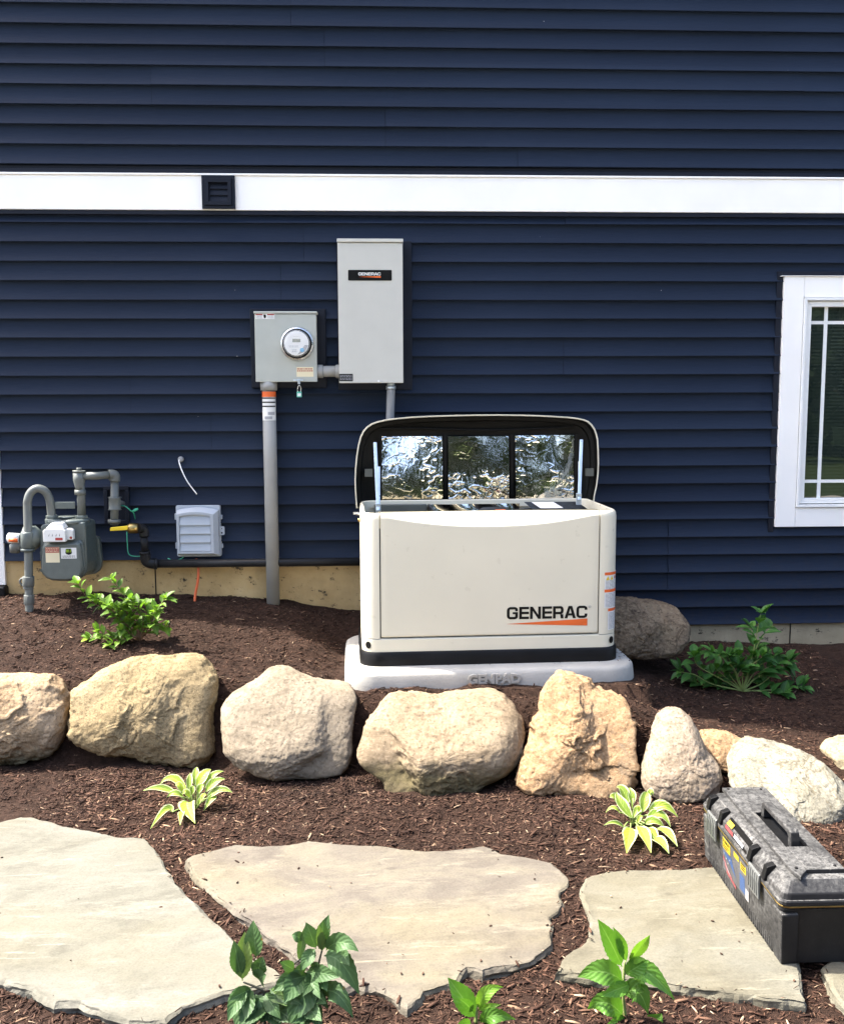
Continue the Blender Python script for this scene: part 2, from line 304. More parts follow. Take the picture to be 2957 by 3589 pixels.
def leaf_mat(name, mid, edge=None, edgepos=0.8, vein=(0, 0, 0), trans=0.35, var=0.35, rough=0.42, tip=None):
    """mid colour varies leaf to leaf; 'lf' carries (distance from midrib, distance along, per-leaf random)"""
    t = NT(name); at_ = t.new('ShaderNodeAttribute', attribute_name='lf'); sp = t.new('ShaderNodeSeparateColor'); t.l.new(at_.outputs['Color'], sp.inputs[0])
    cc = t.ramp(sp.outputs[2], [(0.0, [x*(1-var) for x in mid]), (0.6, mid), (1.0, [min(1, mid[0]*(1+2.2*var)), min(1, mid[1]*(1+1.2*var)), mid[2]*(1+var*0.5)])])
    cc = t.mix(t.ramp(t.noise(70, 4), [(0.35, 0), (0.75, 0.35)]), cc, [x*0.6 for x in mid])
    cc = t.mix(t.ramp(sp.outputs[0], [(0.0, 0.65), (0.09, 0)]), cc, vein)
    wv = t.new('ShaderNodeMath', operation='MULTIPLY_ADD'); t.l.new(sp.outputs[0], wv.inputs[0]); wv.inputs[1].default_value = -0.28; t.l.new(sp.outputs[1], wv.inputs[2])
    sn_ = t.new('ShaderNodeMath', operation='MULTIPLY'); t.l.new(wv.outputs[0], sn_.inputs[0]); sn_.inputs[1].default_value = 46.0
    si = t.new('ShaderNodeMath', operation='SINE'); t.l.new(sn_.outputs[0], si.inputs[0])
    if edge:
        a = t.new('ShaderNodeMath', operation='MULTIPLY_ADD'); t.l.new(t.noise(40, 4), a.inputs[0]); a.inputs[1].default_value = 0.45; t.l.new(sp.outputs[0], a.inputs[2])
        cc = t.mix(t.ramp(a.outputs[0], [(edgepos+0.12, 0), (edgepos+0.22, 1)]), cc, edge)
    if tip:
        cc = t.mix(t.ramp(t.noise(23, 4), [(0.70, 0), (0.75, 0.9)]), cc, tip)
    t.col(cc); t.rough(rough); t.b.inputs['Specular IOR Level'].default_value = 0.3; t.bump(si.outputs[0], 0.16, 0.004)
    tr = t.new('ShaderNodeBsdfTranslucent'); mx = t.new('ShaderNodeMixShader'); mx.inputs[0].default_value = trans
    t.l.new(t.mix(1.0, cc, (1.3, 1.5, 0.6), 'MULTIPLY'), tr.inputs['Color']); t.l.new(t.b.outputs[0], mx.inputs[1]); t.l.new(tr.outputs[0], mx.inputs[2])
    t.l.new(mx.outputs[0], t.out.inputs['Surface']); return t.m
leaf_mat('hosta_leaf', (0.25, 0.36, 0.05), (0.58, 0.61, 0.34), 0.872, (0.40, 0.52, 0.12), 0.22, 0.35)
leaf_mat('shrub_leaf', (0.15, 0.28, 0.04), (0.30, 0.40, 0.12), 0.92, (0.25, 0.36, 0.10), 0.35, 0.5)
leaf_mat('shade_leaf', (0.06, 0.17, 0.035), None, 0.9, (0.10, 0.22, 0.07), 0.3, 0.4)
leaf_mat('dark_leaf', (0.080, 0.155, 0.055), None, 0.9, (0.16, 0.26, 0.11), 0.22, 0.6, 0.5, tip=(0.30, 0.14, 0.03))
leaf_mat('fresh_leaf', (0.12, 0.27, 0.04), None, 0.9, (0.24, 0.40, 0.12), 0.35, 0.4)
leaf_mat('tree_leaf', (0.012, 0.026, 0.006), None, 0.9, (0.02, 0.04, 0.01), 0.15, 0.5, 0.9)
paint('green_stem', (0.20, 0.26, 0.07), 0.6); paint('brown_stem', (0.12, 0.07, 0.035), 0.7); paint('dark_stem', (0.03, 0.03, 0.02), 0.7); paint('bark', (0.07, 0.055, 0.04), 0.9)

# ------------------------------------------------------------------ mesh building
class MB:
    def __init__(s): s.v = []; s.f = []; s.mi = []; s.sm = []; s.attr = {}
    def add(s, vs, fs, mi=0, smooth=False):
        b = len(s.v); s.v += [tuple(map(float, p)) for p in vs]
        for f in fs: s.f.append(tuple(b+i for i in f)); s.mi.append(mi); s.sm.append(smooth)
        return b
    def box(s, x0, x1, y0, y1, z0, z1, mi=0):
        s.add([(x0,y0,z0),(x1,y0,z0),(x1,y1,z0),(x0,y1,z0),(x0,y0,z1),(x1,y0,z1),(x1,y1,z1),(x0,y1,z1)],
              [(0,3,2,1),(4,5,6,7),(0,1,5,4),(1,2,6,5),(2,3,7,6),(3,0,4,7)], mi); return s
    def prism(s, pts, y0, y1, mi=0):
        """polygon in (x, z), front at y0, back at y1; order may be either way"""
        a = sum(pts[i][0]*pts[(i+1)%len(pts)][1]-pts[(i+1)%len(pts)][0]*pts[i][1] for i in range(len(pts)))
        if a < 0: pts = pts[::-1]
        n = len(pts); v = [(p[0], y0, p[1]) for p in pts]+[(p[0], y1, p[1]) for p in pts]
        s.add(v, [tuple(range(n)), tuple(range(2*n-1, n-1, -1))]+[(i, i+n, (i+1)%n+n, (i+1)%n) for i in range(n)], mi); return s
    def flat(s, pts, y, mi=0):
        a = sum(pts[i][0]*pts[(i+1)%len(pts)][1]-pts[(i+1)%len(pts)][0]*pts[i][1] for i in range(len(pts)))
        if a < 0: pts = pts[::-1]
        s.add([(p[0], y, p[1]) for p in pts], [tuple(range(len(pts)))], mi); return s
    def rect(s, x0, x1, z0, z1, y, mi=0): return s.flat([(x0,z0),(x1,z0),(x1,z1),(x0,z1)], y, mi)
    def loft(s, rings, mi=0, smooth=True, cap0=True, cap1=True):
        n = len(rings[0]); b = s.add([p for r in rings for p in r], [], mi)
        for k in range(len(rings)-1):
            for i in range(n):
                j = (i+1)%n; s.f.append((b+k*n+i, b+k*n+j, b+(k+1)*n+j, b+(k+1)*n+i)); s.mi.append(mi); s.sm.append(smooth)
        if cap0: s.f.append(tuple(b+i for i in range(n-1, -1, -1))); s.mi.append(mi); s.sm.append(False)
        if cap1: s.f.append(tuple(b+(len(rings)-1)*n+i for i in range(n))); s.mi.append(mi); s.sm.append(False)
        return s
    def tube(s, path, rad, n=14, mi=0, cap=True):
        P = [np.array(p, float) for p in path]; rs = rad if isinstance(rad, (list, tuple)) else [rad]*len(P)
        T = []
        for i in range(len(P)):
            d = P[min(i+1, len(P)-1)]-P[max(i-1, 0)]; T.append(d/(np.linalg.norm(d)+1e-12))
        up = np.array([0, 0, 1.0]) if abs(T[0][2]) < 0.9 else np.array([0, 1.0, 0])
        a = np.cross(T[0], up); a /= np.linalg.norm(a); rings = []
        for i in range(len(P)):
            a = a-T[i]*a.dot(T[i]); a /= np.linalg.norm(a)+1e-12; b = np.cross(T[i], a)
            rings.append([P[i]+rs[i]*(a*math.cos(2*math.pi*k/n)+b*math.sin(2*math.pi*k/n)) for k in range(n)])
        s.loft(rings, mi, True, cap, cap); return s
    def cyl(s, p0, p1, r0, r1=None, n=20, mi=0): return s.tube([p0, p1], [r0, r0 if r1 is None else r1], n, mi)
    def disc(s, c, r, ax='y', n=24, mi=0, sgn=-1):
        v = []
        for k in range(n):
            a = 2*math.pi*k/n; u, w = r*math.cos(a), r*math.sin(a)
            v.append((c[0]+u, c[1], c[2]+w) if ax == 'y' else (c[0], c[1]+u, c[2]+w) if ax == 'x' else (c[0]+u, c[1]+w, c[2]))
        s.add(v, [tuple(range(n))], mi); return s
    def grid(s, P, mi=0, smooth=True):
        """P: array (m, n, 3)"""
        m, n = P.shape[:2]; b = s.add(P.reshape(-1, 3), [], mi)
        for i in range(m-1):
            for j in range(n-1):
                s.f.append((b+i*n+j, b+i*n+j+1, b+(i+1)*n+j+1, b+(i+1)*n+j)); s.mi.append(mi); s.sm.append(smooth)
        return s
    def each(s, name, mats, parent=None, **k):
        """one object for every loose piece"""
        par = list(range(len(s.v)))
        def fd(i):
            while par[i] != i: par[i] = par[par[i]]; i = par[i]
            return i
        for f in s.f:
            for i in f[1:]: par[fd(i)] = fd(f[0])
        gr = {}
        for q, f in enumerate(s.f): gr.setdefault(fd(f[0]), []).append(q)
        res = []
        for qs in gr.values():
            m = MB(); mp = {}
            for q in qs:
                for i in s.f[q]:
                    if i not in mp: mp[i] = len(m.v); m.v.append(s.v[i])
                m.f.append(tuple(mp[i] for i in s.f[q])); m.mi.append(s.mi[q]); m.sm.append(s.sm[q])
            res.append(m.build(name, mats, parent, **k))
        return res
    def build(s, name, mats, parent=None, bevel=0.0, loc=None, seg=2, sharp=None):
        o = ORIG[parent.name] if parent is not None else np.array(loc if loc is not None else (0, 0, 0), float)
        me = bpy.data.meshes.new(name)
        me.from_pydata([(p[0]-o[0], p[1]-o[1], p[2]-o[2]) for p in s.v], [], s.f)
        if isinstance(mats, str): mats = [mats]
        for m in mats: me.materials.append(MATS[m])
        me.polygons.foreach_set('material_index', s.mi); me.polygons.foreach_set('use_smooth', s.sm)
        for an, vals in s.attr.items():
            A = me.color_attributes.new(an, 'FLOAT_COLOR', 'POINT')
            A.data.foreach_set('color', np.array(vals, np.float32).ravel())
        if sharp: me.set_sharp_from_angle(angle=R(sharp))
        me.update()
        ob = bpy.data.objects.new(name, me); COL.objects.link(ob)
        if parent is not None: ob.parent = parent
        else: ob.location = o
        ORIG[ob.name] = o
        if bevel:
            md = ob.modifiers.new('bevel', 'BEVEL'); md.width = bevel; md.segments = seg; md.limit_method = 'ANGLE'; md.angle_limit = R(35)
            md.harden_normals = False
        return ob
ORIG = {}
def tag(o, label, cat, group=None, kind=None):
    o['label'] = label; o['category'] = cat
    if group: o['group'] = group
    if kind: o['kind'] = kind
    return o
def thing(name, label, cat, loc, group=None, rz=0.0):
    o = bpy.data.objects.new(name, None); COL.objects.link(o); o.location = loc; o.empty_display_size = 0.05
    ORIG[o.name] = np.array(loc, float); o.rotation_euler.z = rz
    return tag(o, label, cat, group)
def rrect(x0, x1, z0, z1, r, n=5):
    pts = []
    for cx, cz, a0 in ((x1-r, z0+r, -90), (x1-r, z1-r, 0), (x0+r, z1-r, 90), (x0+r, z0+r, 180)):
        for k in range(n+1):
            a = R(a0+90*k/n); pts.append((cx+r*math.cos(a), cz+r*math.sin(a)))
    return pts
def bez(pts, n=12):
    """smooth curve through points (Catmull-Rom)"""
    P = [np.array(p, float) for p in pts]; P = [2*P[0]-P[1]]+P+[2*P[-1]-P[-2]]; out = []
    for i in range(1, len(P)-2):
        for k in range(n):
            t = k/n; a, b, c, d = P[i-1:i+3]
            out.append(0.5*((2*b)+(-a+c)*t+(2*a-5*b+4*c-d)*t*t+(-a+3*b-3*c+d)*t**3))
    out.append(P[-2]); return out
def text_into(mb, s, x0, x1, z0, z1, y, mi=0, ext=0.0, bold=0.0):
    """lettering with the built-in font, fitted to the rectangle and facing -y"""
    c = bpy.data.curves.new('lettering', 'FONT'); c.body = s; c.offset = bold; c.resolution_u = 2
    o = bpy.data.objects.new('lettering', c); me = o.to_mesh()
    V = np.array([v.co[:] for v in me.vertices]); F = [tuple(p.vertices) for p in me.polygons]
    o.to_mesh_clear(); bpy.data.objects.remove(o); bpy.data.curves.remove(c)
    if not len(V): return
    lo, hi = V.min(0), V.max(0); X = x0+(V[:, 0]-lo[0])/(hi[0]-lo[0])*(x1-x0); Z = z0+(V[:, 1]-lo[1])/(hi[1]-lo[1])*(z1-z0)
    pts = [(a, y, b) for a, b in zip(X, Z)]
    fr = []
    for f in F:
        p = [pts[i] for i in f]; ar = sum(p[i][0]*p[(i+1)%len(p)][2]-p[(i+1)%len(p)][0]*p[i][2] for i in range(len(p)))
        fr.append(f if ar > 0 else f[::-1])
    mb.add(pts, fr, mi)
    if ext:
        from collections import Counter
        ed = Counter(); dirs = {}
        for f in fr:
            for i in range(len(f)):
                e = (f[i], f[(i+1)%len(f)]); ed[frozenset(e)] += 1; dirs[frozenset(e)] = e
        n = len(pts)
        mb.add(pts+[(p[0], y+ext, p[2]) for p in pts], [(dirs[k][1], dirs[k][0], dirs[k][0]+n, dirs[k][1]+n) for k, q in ed.items() if q == 1], mi)

# wide square-cornered capitals, each a set of polygons that never overlap
def _strip(path, w):
    out = []; P = [np.array(p, float) for p in path]; N = []
    for i in range(len(P)):
        d = P[min(i+1, len(P)-1)]-P[max(i-1, 0)]; d /= np.linalg.norm(d); N.append(np.array([-d[1], d[0]]))
    for i in range(len(P)-1):
        out.append([P[i]+N[i]*w[i]/2, P[i]-N[i]*w[i]/2, P[i+1]-N[i+1]*w[i+1]/2, P[i+1]+N[i+1]*w[i+1]/2])
    return out
def _arc(cx, cy, rx, ry, a0, a1, n=5): return [(cx+rx*math.cos(R(a0+(a1-a0)*k/n)), cy+ry*math.sin(R(a0+(a1-a0)*k/n))) for k in range(n+1)]
H_, V_ = 0.20, 0.25
def glyph(ch):
    if ch == 'E': return [[(0,0),(V_,0),(V_,1),(0,1)]]+[[(V_,a),(0.9,a),(0.9,a+H_),(V_,a+H_)] for a in (0, 0.4, 0.8)]
    if ch == 'N': return [[(0,0),(V_,0),(V_,1),(0,1)], [(0.75,0),(1,0),(1,1),(0.75,1)], [(V_,1),(V_,0.66),(0.75,0),(0.75,0.34)]]
    if ch in 'CG':
        top = [(0.88, 0.66), (0.88, 0.74)]+_arc(0.70, 0.74, 0.18, 0.16, 0, 90)
        lft = _arc(0.32, 0.70, 0.20, 0.20, 90, 180)+_arc(0.32, 0.30, 0.20, 0.20, 180, 270)
        bot = _arc(0.70, 0.26, 0.18, 0.16, -90, 0)+[(0.88, 0.30), (0.88, 0.36 if ch == 'C' else 0.42)]
        p = top+lft+bot; w = []
        for i in range(len(p)):
            d = np.array(p[min(i+1, len(p)-1)])-np.array(p[max(i-1, 0)]); w.append(H_ if abs(d[0]) > abs(d[1]) else V_)
        o = _strip(p, w)
        if ch == 'G': o.append([(0.52, 0.42), (1.005, 0.42), (1.005, 0.58), (0.52, 0.58)])
        return o
    if ch == 'R':
        p = [(V_, 0.9), (0.70, 0.9)]+_arc(0.72, 0.70, 0.155, 0.20, 90, -90)+[(V_, 0.5)]
        p = [(V_, 0.9)]+[(0.68, 0.9)]+_arc(0.70, 0.67, 0.16, 0.23, 80, -80)+[(0.68, 0.44), (V_, 0.44)]
        w = [H_, H_]+[V_]*6+[H_, H_]; w[2] = w[7] = 0.21
        return [[(0,0),(V_,0),(V_,1),(0,1)]]+_strip(p, w)+[[(0.66,0.34),(0.94,0.34),(0.98,0),(0.72,0)]]
    if ch == 'A':
        return [[(0,0),(0.27,0),(0.60,1),(0.36,1)], [(0.78,0),(1.06,0),(0.70,1),(0.60,1),(0.53,0.80)],
                [(0.345,0.22),(0.715,0.22),(0.655,0.40),(0.405,0.40)]]
def wordmark(mb, s, x0, x1, z0, z1, y, mi=0):
    adv = [dict(E=0.99, N=1.12, C=1.1, G=1.12, R=1.06, A=1.10)[c] for c in s]; tot = sum(adv)-0.1; x = 0
    for c, a in zip(s, adv):
        for poly in glyph(c):
            mb.flat([(x0+(x+p[0])/tot*(x1-x0), z0+p[1]*(z1-z0)) for p in poly], y, mi)
        x += a
def lines(mb, x0, x1, z0, z1, n, y, mi, seed=0, duty=0.5):
    """rows of print too small to read"""
    rr = random.Random(seed); h = (z1-z0)/n
    for i in range(n):
        x = x0
        while x < x1-0.001:
            w = rr.uniform(0.004, 0.013)*(1 if x1-x0 > 0.04 else 0.6); e = min(x+w, x1)
            mb.rect(x, e, z1-(i+0.5+duty/2)*h, z1-(i+0.5-duty/2)*h, y, mi); x = e+0.0025

# ------------------------------------------------------------------ ground
def gbase(x, y):
    x = np.asarray(x, float); y = np.asarray(y, float)
    zw = np.interp(x, [-3, -2.1, -1.3, -.6, -.1, .6, 1.25, 1.6, 2.3, 3.5], [.26, .25, .238, .212, .17, .09, -.02, -.075, -.09, -.10])
    zf = np.interp(x, [-3, -1.5, -.9, -.4, .2, .6, 1.1, 1.35, 1.6, 2.2, 3], [.02, .02, .03, .01, -.02, -.03, -.04, -.12, -.19, -.23, -.24])
    yb = np.interp(x, [-2.2, -1.5, -.4, .3, .9, 1.3, 1.7, 2.5], [-1.12, -1.15, -1.22, -1.38, -1.42, -1.48, -1.62, -1.72])
    t = np.clip(-y/1.15, 0, 1); up = zw+(zf-zw)*(t*t*(3-2*t)*0.6+0.4*t)
    # level bed round the concrete pad
    dx = np.maximum(np.abs(x-.487)-.70, 0); dy = np.maximum(np.abs(y+.69)-.40, 0); d = np.hypot(dx, dy)
    up = np.minimum(up, .008+d*0.45*np.where(y > -.69, 1.0, .6)); up = np.where((d < .05) & (y < -.9), .000, up)
    lo = -.280-.009*sstep(-1.9, -2.6, y)+.0*x
    w = sstep(yb+.16, yb-.10, y)
    return up*(1-w)+lo*w
def gh(x, y):
    p = np.stack([x, y, np.zeros_like(x)], 1)
    n = fbm(p, 7.0, 4, 0.55)*0.011+fbm(p+5, 2.1, 2)*0.012
    return gbase(x, y)+n*sstep(6, 3, np.hypot(x, y))
def axis(lo, hi, step, far, back=None):
    a = list(np.arange(lo, hi+1e-6, step)); s = step; l = [lo]; h = [hi]
    while l[-1] > -far: s *= 1.35; l.append(l[-1]-s)
    s = step
    while h[-1] < far: s *= 1.35; h.append(h[-1]+s)
    return np.array(l[:0:-1]+a+h[1:])
gxs = axis(-2.7, 3.0, 0.022, 250); gys = axis(-3.5, 0.12, 0.022, 250)
GX, GY = np.meshgrid(gxs, gys, indexing='xy')
GZ = gh(GX.ravel(), GY.ravel())
m = len(gys); n = len(gxs)
me = bpy.data.meshes.new('ground')
me.vertices.add(m*n); me.vertices.foreach_set('co', np.stack([GX.ravel(), GY.ravel(), GZ], 1).ravel())
ii = (np.arange(m-1)[:, None]*n+np.arange(n-1)[None]).ravel()
quads = np.stack([ii, ii+1, ii+n+1, ii+n], 1)
def set_quads(me, quads):
    k = len(quads); me.loops.add(k*4); me.loops.foreach_set('vertex_index', quads.ravel().astype(np.int32)); me.polygons.add(k)
    me.polygons.foreach_set('loop_start', np.arange(0, k*4, 4, dtype=np.int32)); me.polygons.foreach_set('loop_total', np.full(k, 4, np.int32))
set_quads(me, quads); me.polygons.foreach_set('use_smooth', np.ones(len(quads), bool)); me.update(calc_edges=True); me.materials.append(MATS['soil'])
ground = bpy.data.objects.new('ground', me); COL.objects.link(ground); ground['kind'] = 'structure'
ground['label'] = 'dark brown mulched ground sloping down from the house'

mb = MB()
for k in range(12): mb.box(-14+k*2.6, -11.412+k*2.6, -10.2, -5.15, -.36, -.262)
pt = mb.build('patio', 'patio', bevel=.006); pt['kind'] = 'structure'; pt['label'] = 'pale sunlit concrete patio in front of the bed, mirrored in the foil'
# ------------------------------------------------------------------ the house
XL, XR = -2.085, 9.0
house = thing('house', 'navy lap sided house wall with a white band and a white framed window', 'house', (0, 0, 0))
def noise1(x, s, seed): return vnoise(np.stack([x*s, np.full_like(x, seed), np.zeros_like(x)], 1))
def siding(mb, zs, xl, xr, ztop, seams):
    """one course per z in zs (its lower lip), each a sloping board with a rolled lip, cut at butt laps"""
    for q, z0 in enumerate(zs):
        z1 = min(z0+0.1016, ztop)
        cuts = sorted([s for s in seams(q) if xl+.05 < s < xr-.05]); ed = [xl]+cuts+[xr]
        spans = []
        for k in range(len(ed)-1):
            a, b = ed[k], ed[k+1]
            if z0 > .60 and z1 < 1.97 and b > 2.25 and a < 3.42:
                if a < 2.25: spans.append((k, a, 2.25))
                a = 3.42
            if b > a: spans.append((k, a, b-(0.0018 if k < len(ed)-2 and b < 2.2 else 0)))
        for k, a, b in spans:
            off = 0.0030 if k % 2 else 0.0
            x = np.linspace(a, b, max(3, int((b-a)/0.16))); wy = noise1(x, 1.3, q*3.7+k)*0.0018; wz = noise1(x, 0.9, q*5.1+50)*0.0011
            tall = z1-z0 > .06; prof = [(-.001, z1+.004), (-.0015, z1-.016 if tall else z1-.002), (-.006, z1-.045 if tall else z1-.003), (-.0195, z0+.008), (-.0235, z0+.0035), (-.0235, z0+.0012), (-.0215, z0), (-.001, z0+.001)]
            P = np.array([[(xx, py-off+wy[i], pz+wz[i]) for i, xx in enumerate(x)] for py, pz in prof])
            mb.grid(P[:, ::-1], smooth=True)
zu = [3.376-.1016*i for i in range(-20, 9)]; zl = [2.262-.1016*j for j in range(0, 23)]
X_ = lambda px, py: float(at(px, py, Y=-.012)[0])
fixed = {('u', 6): X_(793, 250), ('u', 8): X_(1065, 330), ('l', 1): X_(625, 510), ('l', 12): X_(437, 960), ('l', 16): X_(378, 1100), ('l', 17): X_(1373, 1160)}
rs = random.Random(3); half = {}
def seam_u(q):
    k = q//2; half.setdefault(('u', k), rs.uniform(-1.8, 0.2)); b = half[('u', k)]
    for (g, j), x in fixed.items():
        if g == 'u' and (j+20)//2 == k: b = x
    return [b, b+3.5, b+7.0]
def seam_l(q):
    k = (q+1)//2; half.setdefault(('l', k), rs.uniform(-1.8, 1.4)); b = half[('l', k)]
    for (g, j), x in fixed.items():
        if g == 'l' and (j+1)//2 == k: b = x
    return [b, b+3.5, b+7.0]
XSTEP = 0.62
mb = MB(); siding(mb, zu, XL, XR, 9, seam_u); mb.build('upper_siding', 'navy_vinyl', house, sharp=50)
mb = MB(); siding(mb, zl[:19], XL, XR, 2.327, seam_l); siding(mb, zl[19:], XSTEP, XR, 9, lambda q: [X_(1373, 1200)] if q < 2 else []); mb.build('lower_siding', 'navy_vinyl', house, sharp=50)
# sheathing core of the house: the far walls and roof that throw its shade
mb = MB(); mb.box(-2.19, XR, 0.012, 9.0, -0.8, 9.4); mb.build('wall_core', 'navy_trim', house)
mb = MB(); mb.loft([[(-2.19, .012, 9.401), (XR, .012, 9.401), (XR, 9.0, 9.401), (-2.19, 9.0, 9.401)], [(-1.2, 4.3, 10.9), (XR, 4.3, 10.9), (XR, 4.7, 10.9), (-1.2, 4.7, 10.9)]], smooth=False); mb.build('roof', 'navy_trim', house)
mb = MB(); mb.prism([(-2.19, -.7), (XSTEP-.01, -.7), (XSTEP-.01, .455), (-2.19, .455)], .0, .0115); mb.prism([(XSTEP, -.7), (XR, -.7), (XR, .05), (XSTEP, .05)], 0.0, .0115)
mb.build('foundation', 'tan_concrete', house)
mb = MB()
for px, x1 in ((320, 0), (1625, 0)):
    xx = float(at(px, 1190 if px < 1000 else 1300, Y=0)[0]); mb.box(xx-.0035, xx+.0035, -.0012, .004, -.4, .42 if px < 1000 else .024)
mb.each('control_joint', 'black_plastic', house)
mb = MB(); mb.box(XL, XR, -.032, .008, 2.327, 2.505); mb.box(XL, XR, -.040, .008, 2.5055, 2.516); mb.build('trim_band', 'white_trim', house, bevel=.002)
mb = MB(); mb.box(XL, XR, -.022, .006, 2.5185, 2.540); mb.box(XL, XR, -.006, .006, 2.5405, 2.561); mb.box(XL, XR, -.026, .004, 2.3035, 2.3255); mb.each('trim_channel', 'navy_trim', house, bevel=.0015)
mb = MB(); mb.box(-2.20, XL-.002, -.018, .10, .30, 9.2); mb.build('corner_board', 'white_trim', house, bevel=.003)
mb = MB(); mb.box(-2.215, XL+.006, -.05, .09, .05, .296); mb.build('corner_boot', 'black_plastic', house, bevel=.01)

# window, set right of frame; the whole sash is built
wx0, wx1, wz0, wz1 = 2.229, 3.47, .590, 1.985
casing = MB(); cw = .112; y0 = -.038
casing.prism([(wx0, wz0), (wx0+cw, wz0), (wx0+cw, wz1), (wx0, wz1)], y0, .006); casing.prism([(wx1-cw, wz0), (wx1, wz0), (wx1, wz1), (wx1-cw, wz1)], y0, .006)
casing.box(wx0+cw+.0015, wx1-cw-.0015, y0+.002, .006, wz1-.112, wz1); casing.box(wx0+cw+.0015, wx1-cw-.0015, y0+.002, .006, wz0, wz0+.108)
win = casing.build('window', 'white_trim', house, bevel=.002)
ch = MB(); ch.box(wx0-.034, wx0-.003, -.022, .004, wz0-.03, wz1+.03); ch.box(wx0-.002, wx1, -.020, .004, wz1+.004, wz1+.030)
ch.box(wx1+.003, wx1+.034, -.022, .004, wz0-.03, wz1+.03); ch.each('window_channel', 'navy_trim', win, bevel=.002)
ch = MB(); ch.box(wx0-.02, wx1+.02, -.045, .002, wz1+.0005, wz1+.0035); ch.build('drip_cap', 'white_trim', win)
fx0, fx1, fz0, fz1 = wx0+cw, wx1-cw, wz0+.108, wz1-.112
fr = MB()
def frame(mb, x0, x1, z0, z1, w, ya, yb):
    mb.prism([(x0, z0), (x0+w, z0+w), (x0+w, z1-w), (x0, z1)], ya, yb); mb.prism([(x1-w, z0+w), (x1, z0), (x1, z1), (x1-w, z1-w)], ya, yb)
    mb.prism([(x0, z1), (x0+w, z1-w), (x1-w, z1-w), (x1, z1)], ya, yb); mb.prism([(x0, z0), (x1, z0), (x1-w, z0+w), (x0+w, z0+w)], ya, yb)
frame(fr, fx0+.003, fx1-.003, fz0+.003, fz1-.003, .016, -.046, .004); fr.build('window_frame', 'white_vinyl', win, bevel=.002)
fr = MB(); frame(fr, fx0+.022, fx1-.022, fz0+.024, fz1-.022, .030, -.030, .004); fr.build('sash', 'white_vinyl', win, bevel=.003)
gx0, gx1, gz0, gz1 = fx0+.052, fx1-.052, fz0+.054, fz1-.052
pn = MB(); pn.prism([(gx0, gz0), (gx1, gz0), (gx1, gz1), (gx0, gz1)], -.004, .0035); pn.build('window_pane', 'window_glass', win)
gr = MB()
for vx in (gx0+.092, gx1-.092): gr.box(vx-.010, vx+.010, -.0075, -.0048, gz0, gz1)
vs = [gx0, gx0+.082-.0005, gx0+.1025, gx1-.1025, gx1-.0815, gx1]
for vz in (gz0+.095, gz1-.085):
    for a, b in ((vs[0], vs[1]), (vs[2], vs[3]), (vs[4], vs[5])): gr.box(a, b, -.0072, -.0048, vz-.009, vz+.009)
gr.build('grille', 'white_vinyl', win)

# ------------------------------------------------------------------ vent on the white band
vt = thing('wall_vent', 'dark navy louvred exhaust vent set in the white band', 'vent', (-.856, -.03, 2.33))
vx0, vx1, vz0, vz1 = -.943, -.768, 2.331, 2.503
mb = MB()
def ringframe(mb, x0, x1, z0, z1, w, ya, yb):
    mb.box(x0, x1, ya, yb, z1-w, z1); mb.box(x0, x1, ya, yb, z0, z0+w); mb.box(x0, x0+w, ya, yb, z0+w+.0003, z1-w-.0003); mb.box(x1-w, x1, ya, yb, z0+w+.0003, z1-w-.0003)
ringframe(mb, vx0, vx1, vz0, vz1, .016, -.050, -.033); ringframe(mb, vx0+.017, vx1-.017, vz0+.017, vz1-.017, .020, -.060, -.033)
mb.box(vx0+.030, vx1-.030, -.036, -.034, vz0+.030, vz1-.030); mb.build('vent_frame', 'navy_trim', vt, bevel=.002)
for k in range(3):
    a = vz0+.038+k*.0325; mb = MB()
    mb.loft([[(xx, yy, zz) for yy, zz in ((-.048, a), (-.0475, a+.004), (-.042, a+.020), (-.038, a+.031), (-.0365, a+.031), (-.0375, a))] for xx in (vx0+.039, vx1-.039)], smooth=False); mb.build('louvre', 'navy_trim', vt)

# ------------------------------------------------------------------ electric meter box
ex0, ex1, ez0, ez1, ey = -.671, -.342, 1.412, 1.786, -.118
em = thing('electric_meter_box', 'grey steel box with a round glass dial on the navy wall', 'electric meter', (-.5, 0, ez0))
mb = MB(); mb.box(ex0-.035, ex1+.045, -.032, .004, ez0-.03, ez1+.022); mb.build('mounting_block', 'navy_trim', em, bevel=.004)
mb = MB(); mb.box(ex0+.003, ex1-.003, ey+.016, -.033, ez0+.003, ez1-.004); mb.build('enclosure', 'meter_grey', em, bevel=.003)
mb = MB(); mb.box(ex0, ex1, ey, ey+.015, ez0, ez1-.014); mb.box(ex0-.004, ex1+.004, ey-.006, -.034, ez1-.0125, ez1); mb.build('cover', 'meter_grey', em, bevel=.003)
mc = at(611, 707, Y=-.13); cx, cz = float(mc[0]), float(mc[2])
mb = MB(); mb.tube([(cx, ey-.0005, cz), (cx, ey-.008, cz), (cx, ey-.016, cz), (cx, ey-.018, cz)], [.090, .090, .084, .076], 40, cap=True); ring = mb.build('meter_ring', 'steel', em)
mb = MB(); mb.tube([(cx, ey-.0185, cz), (cx, ey-.026, cz)], [.080, .079], 40); mb.build('gasket', 'black_plastic', em)
mb = MB(); mb.disc((cx, ey-.045, cz), .064, n=40); face = mb.build('meter_dial', 'label_white', em)
mb = MB(); mb.rect(cx-.021, cx+.021, cz+.006, cz+.024, ey-.0460); mb.build('display', 'lcd', face)
mb = MB(); mb.flat([(cx+.004, cz-.060), (cx+.044, cz-.046), (cx+.062, cz-.010), (cx+.044, cz-.008)], ey-.0455); mb.build('dial_patch', 'label_grey', face)
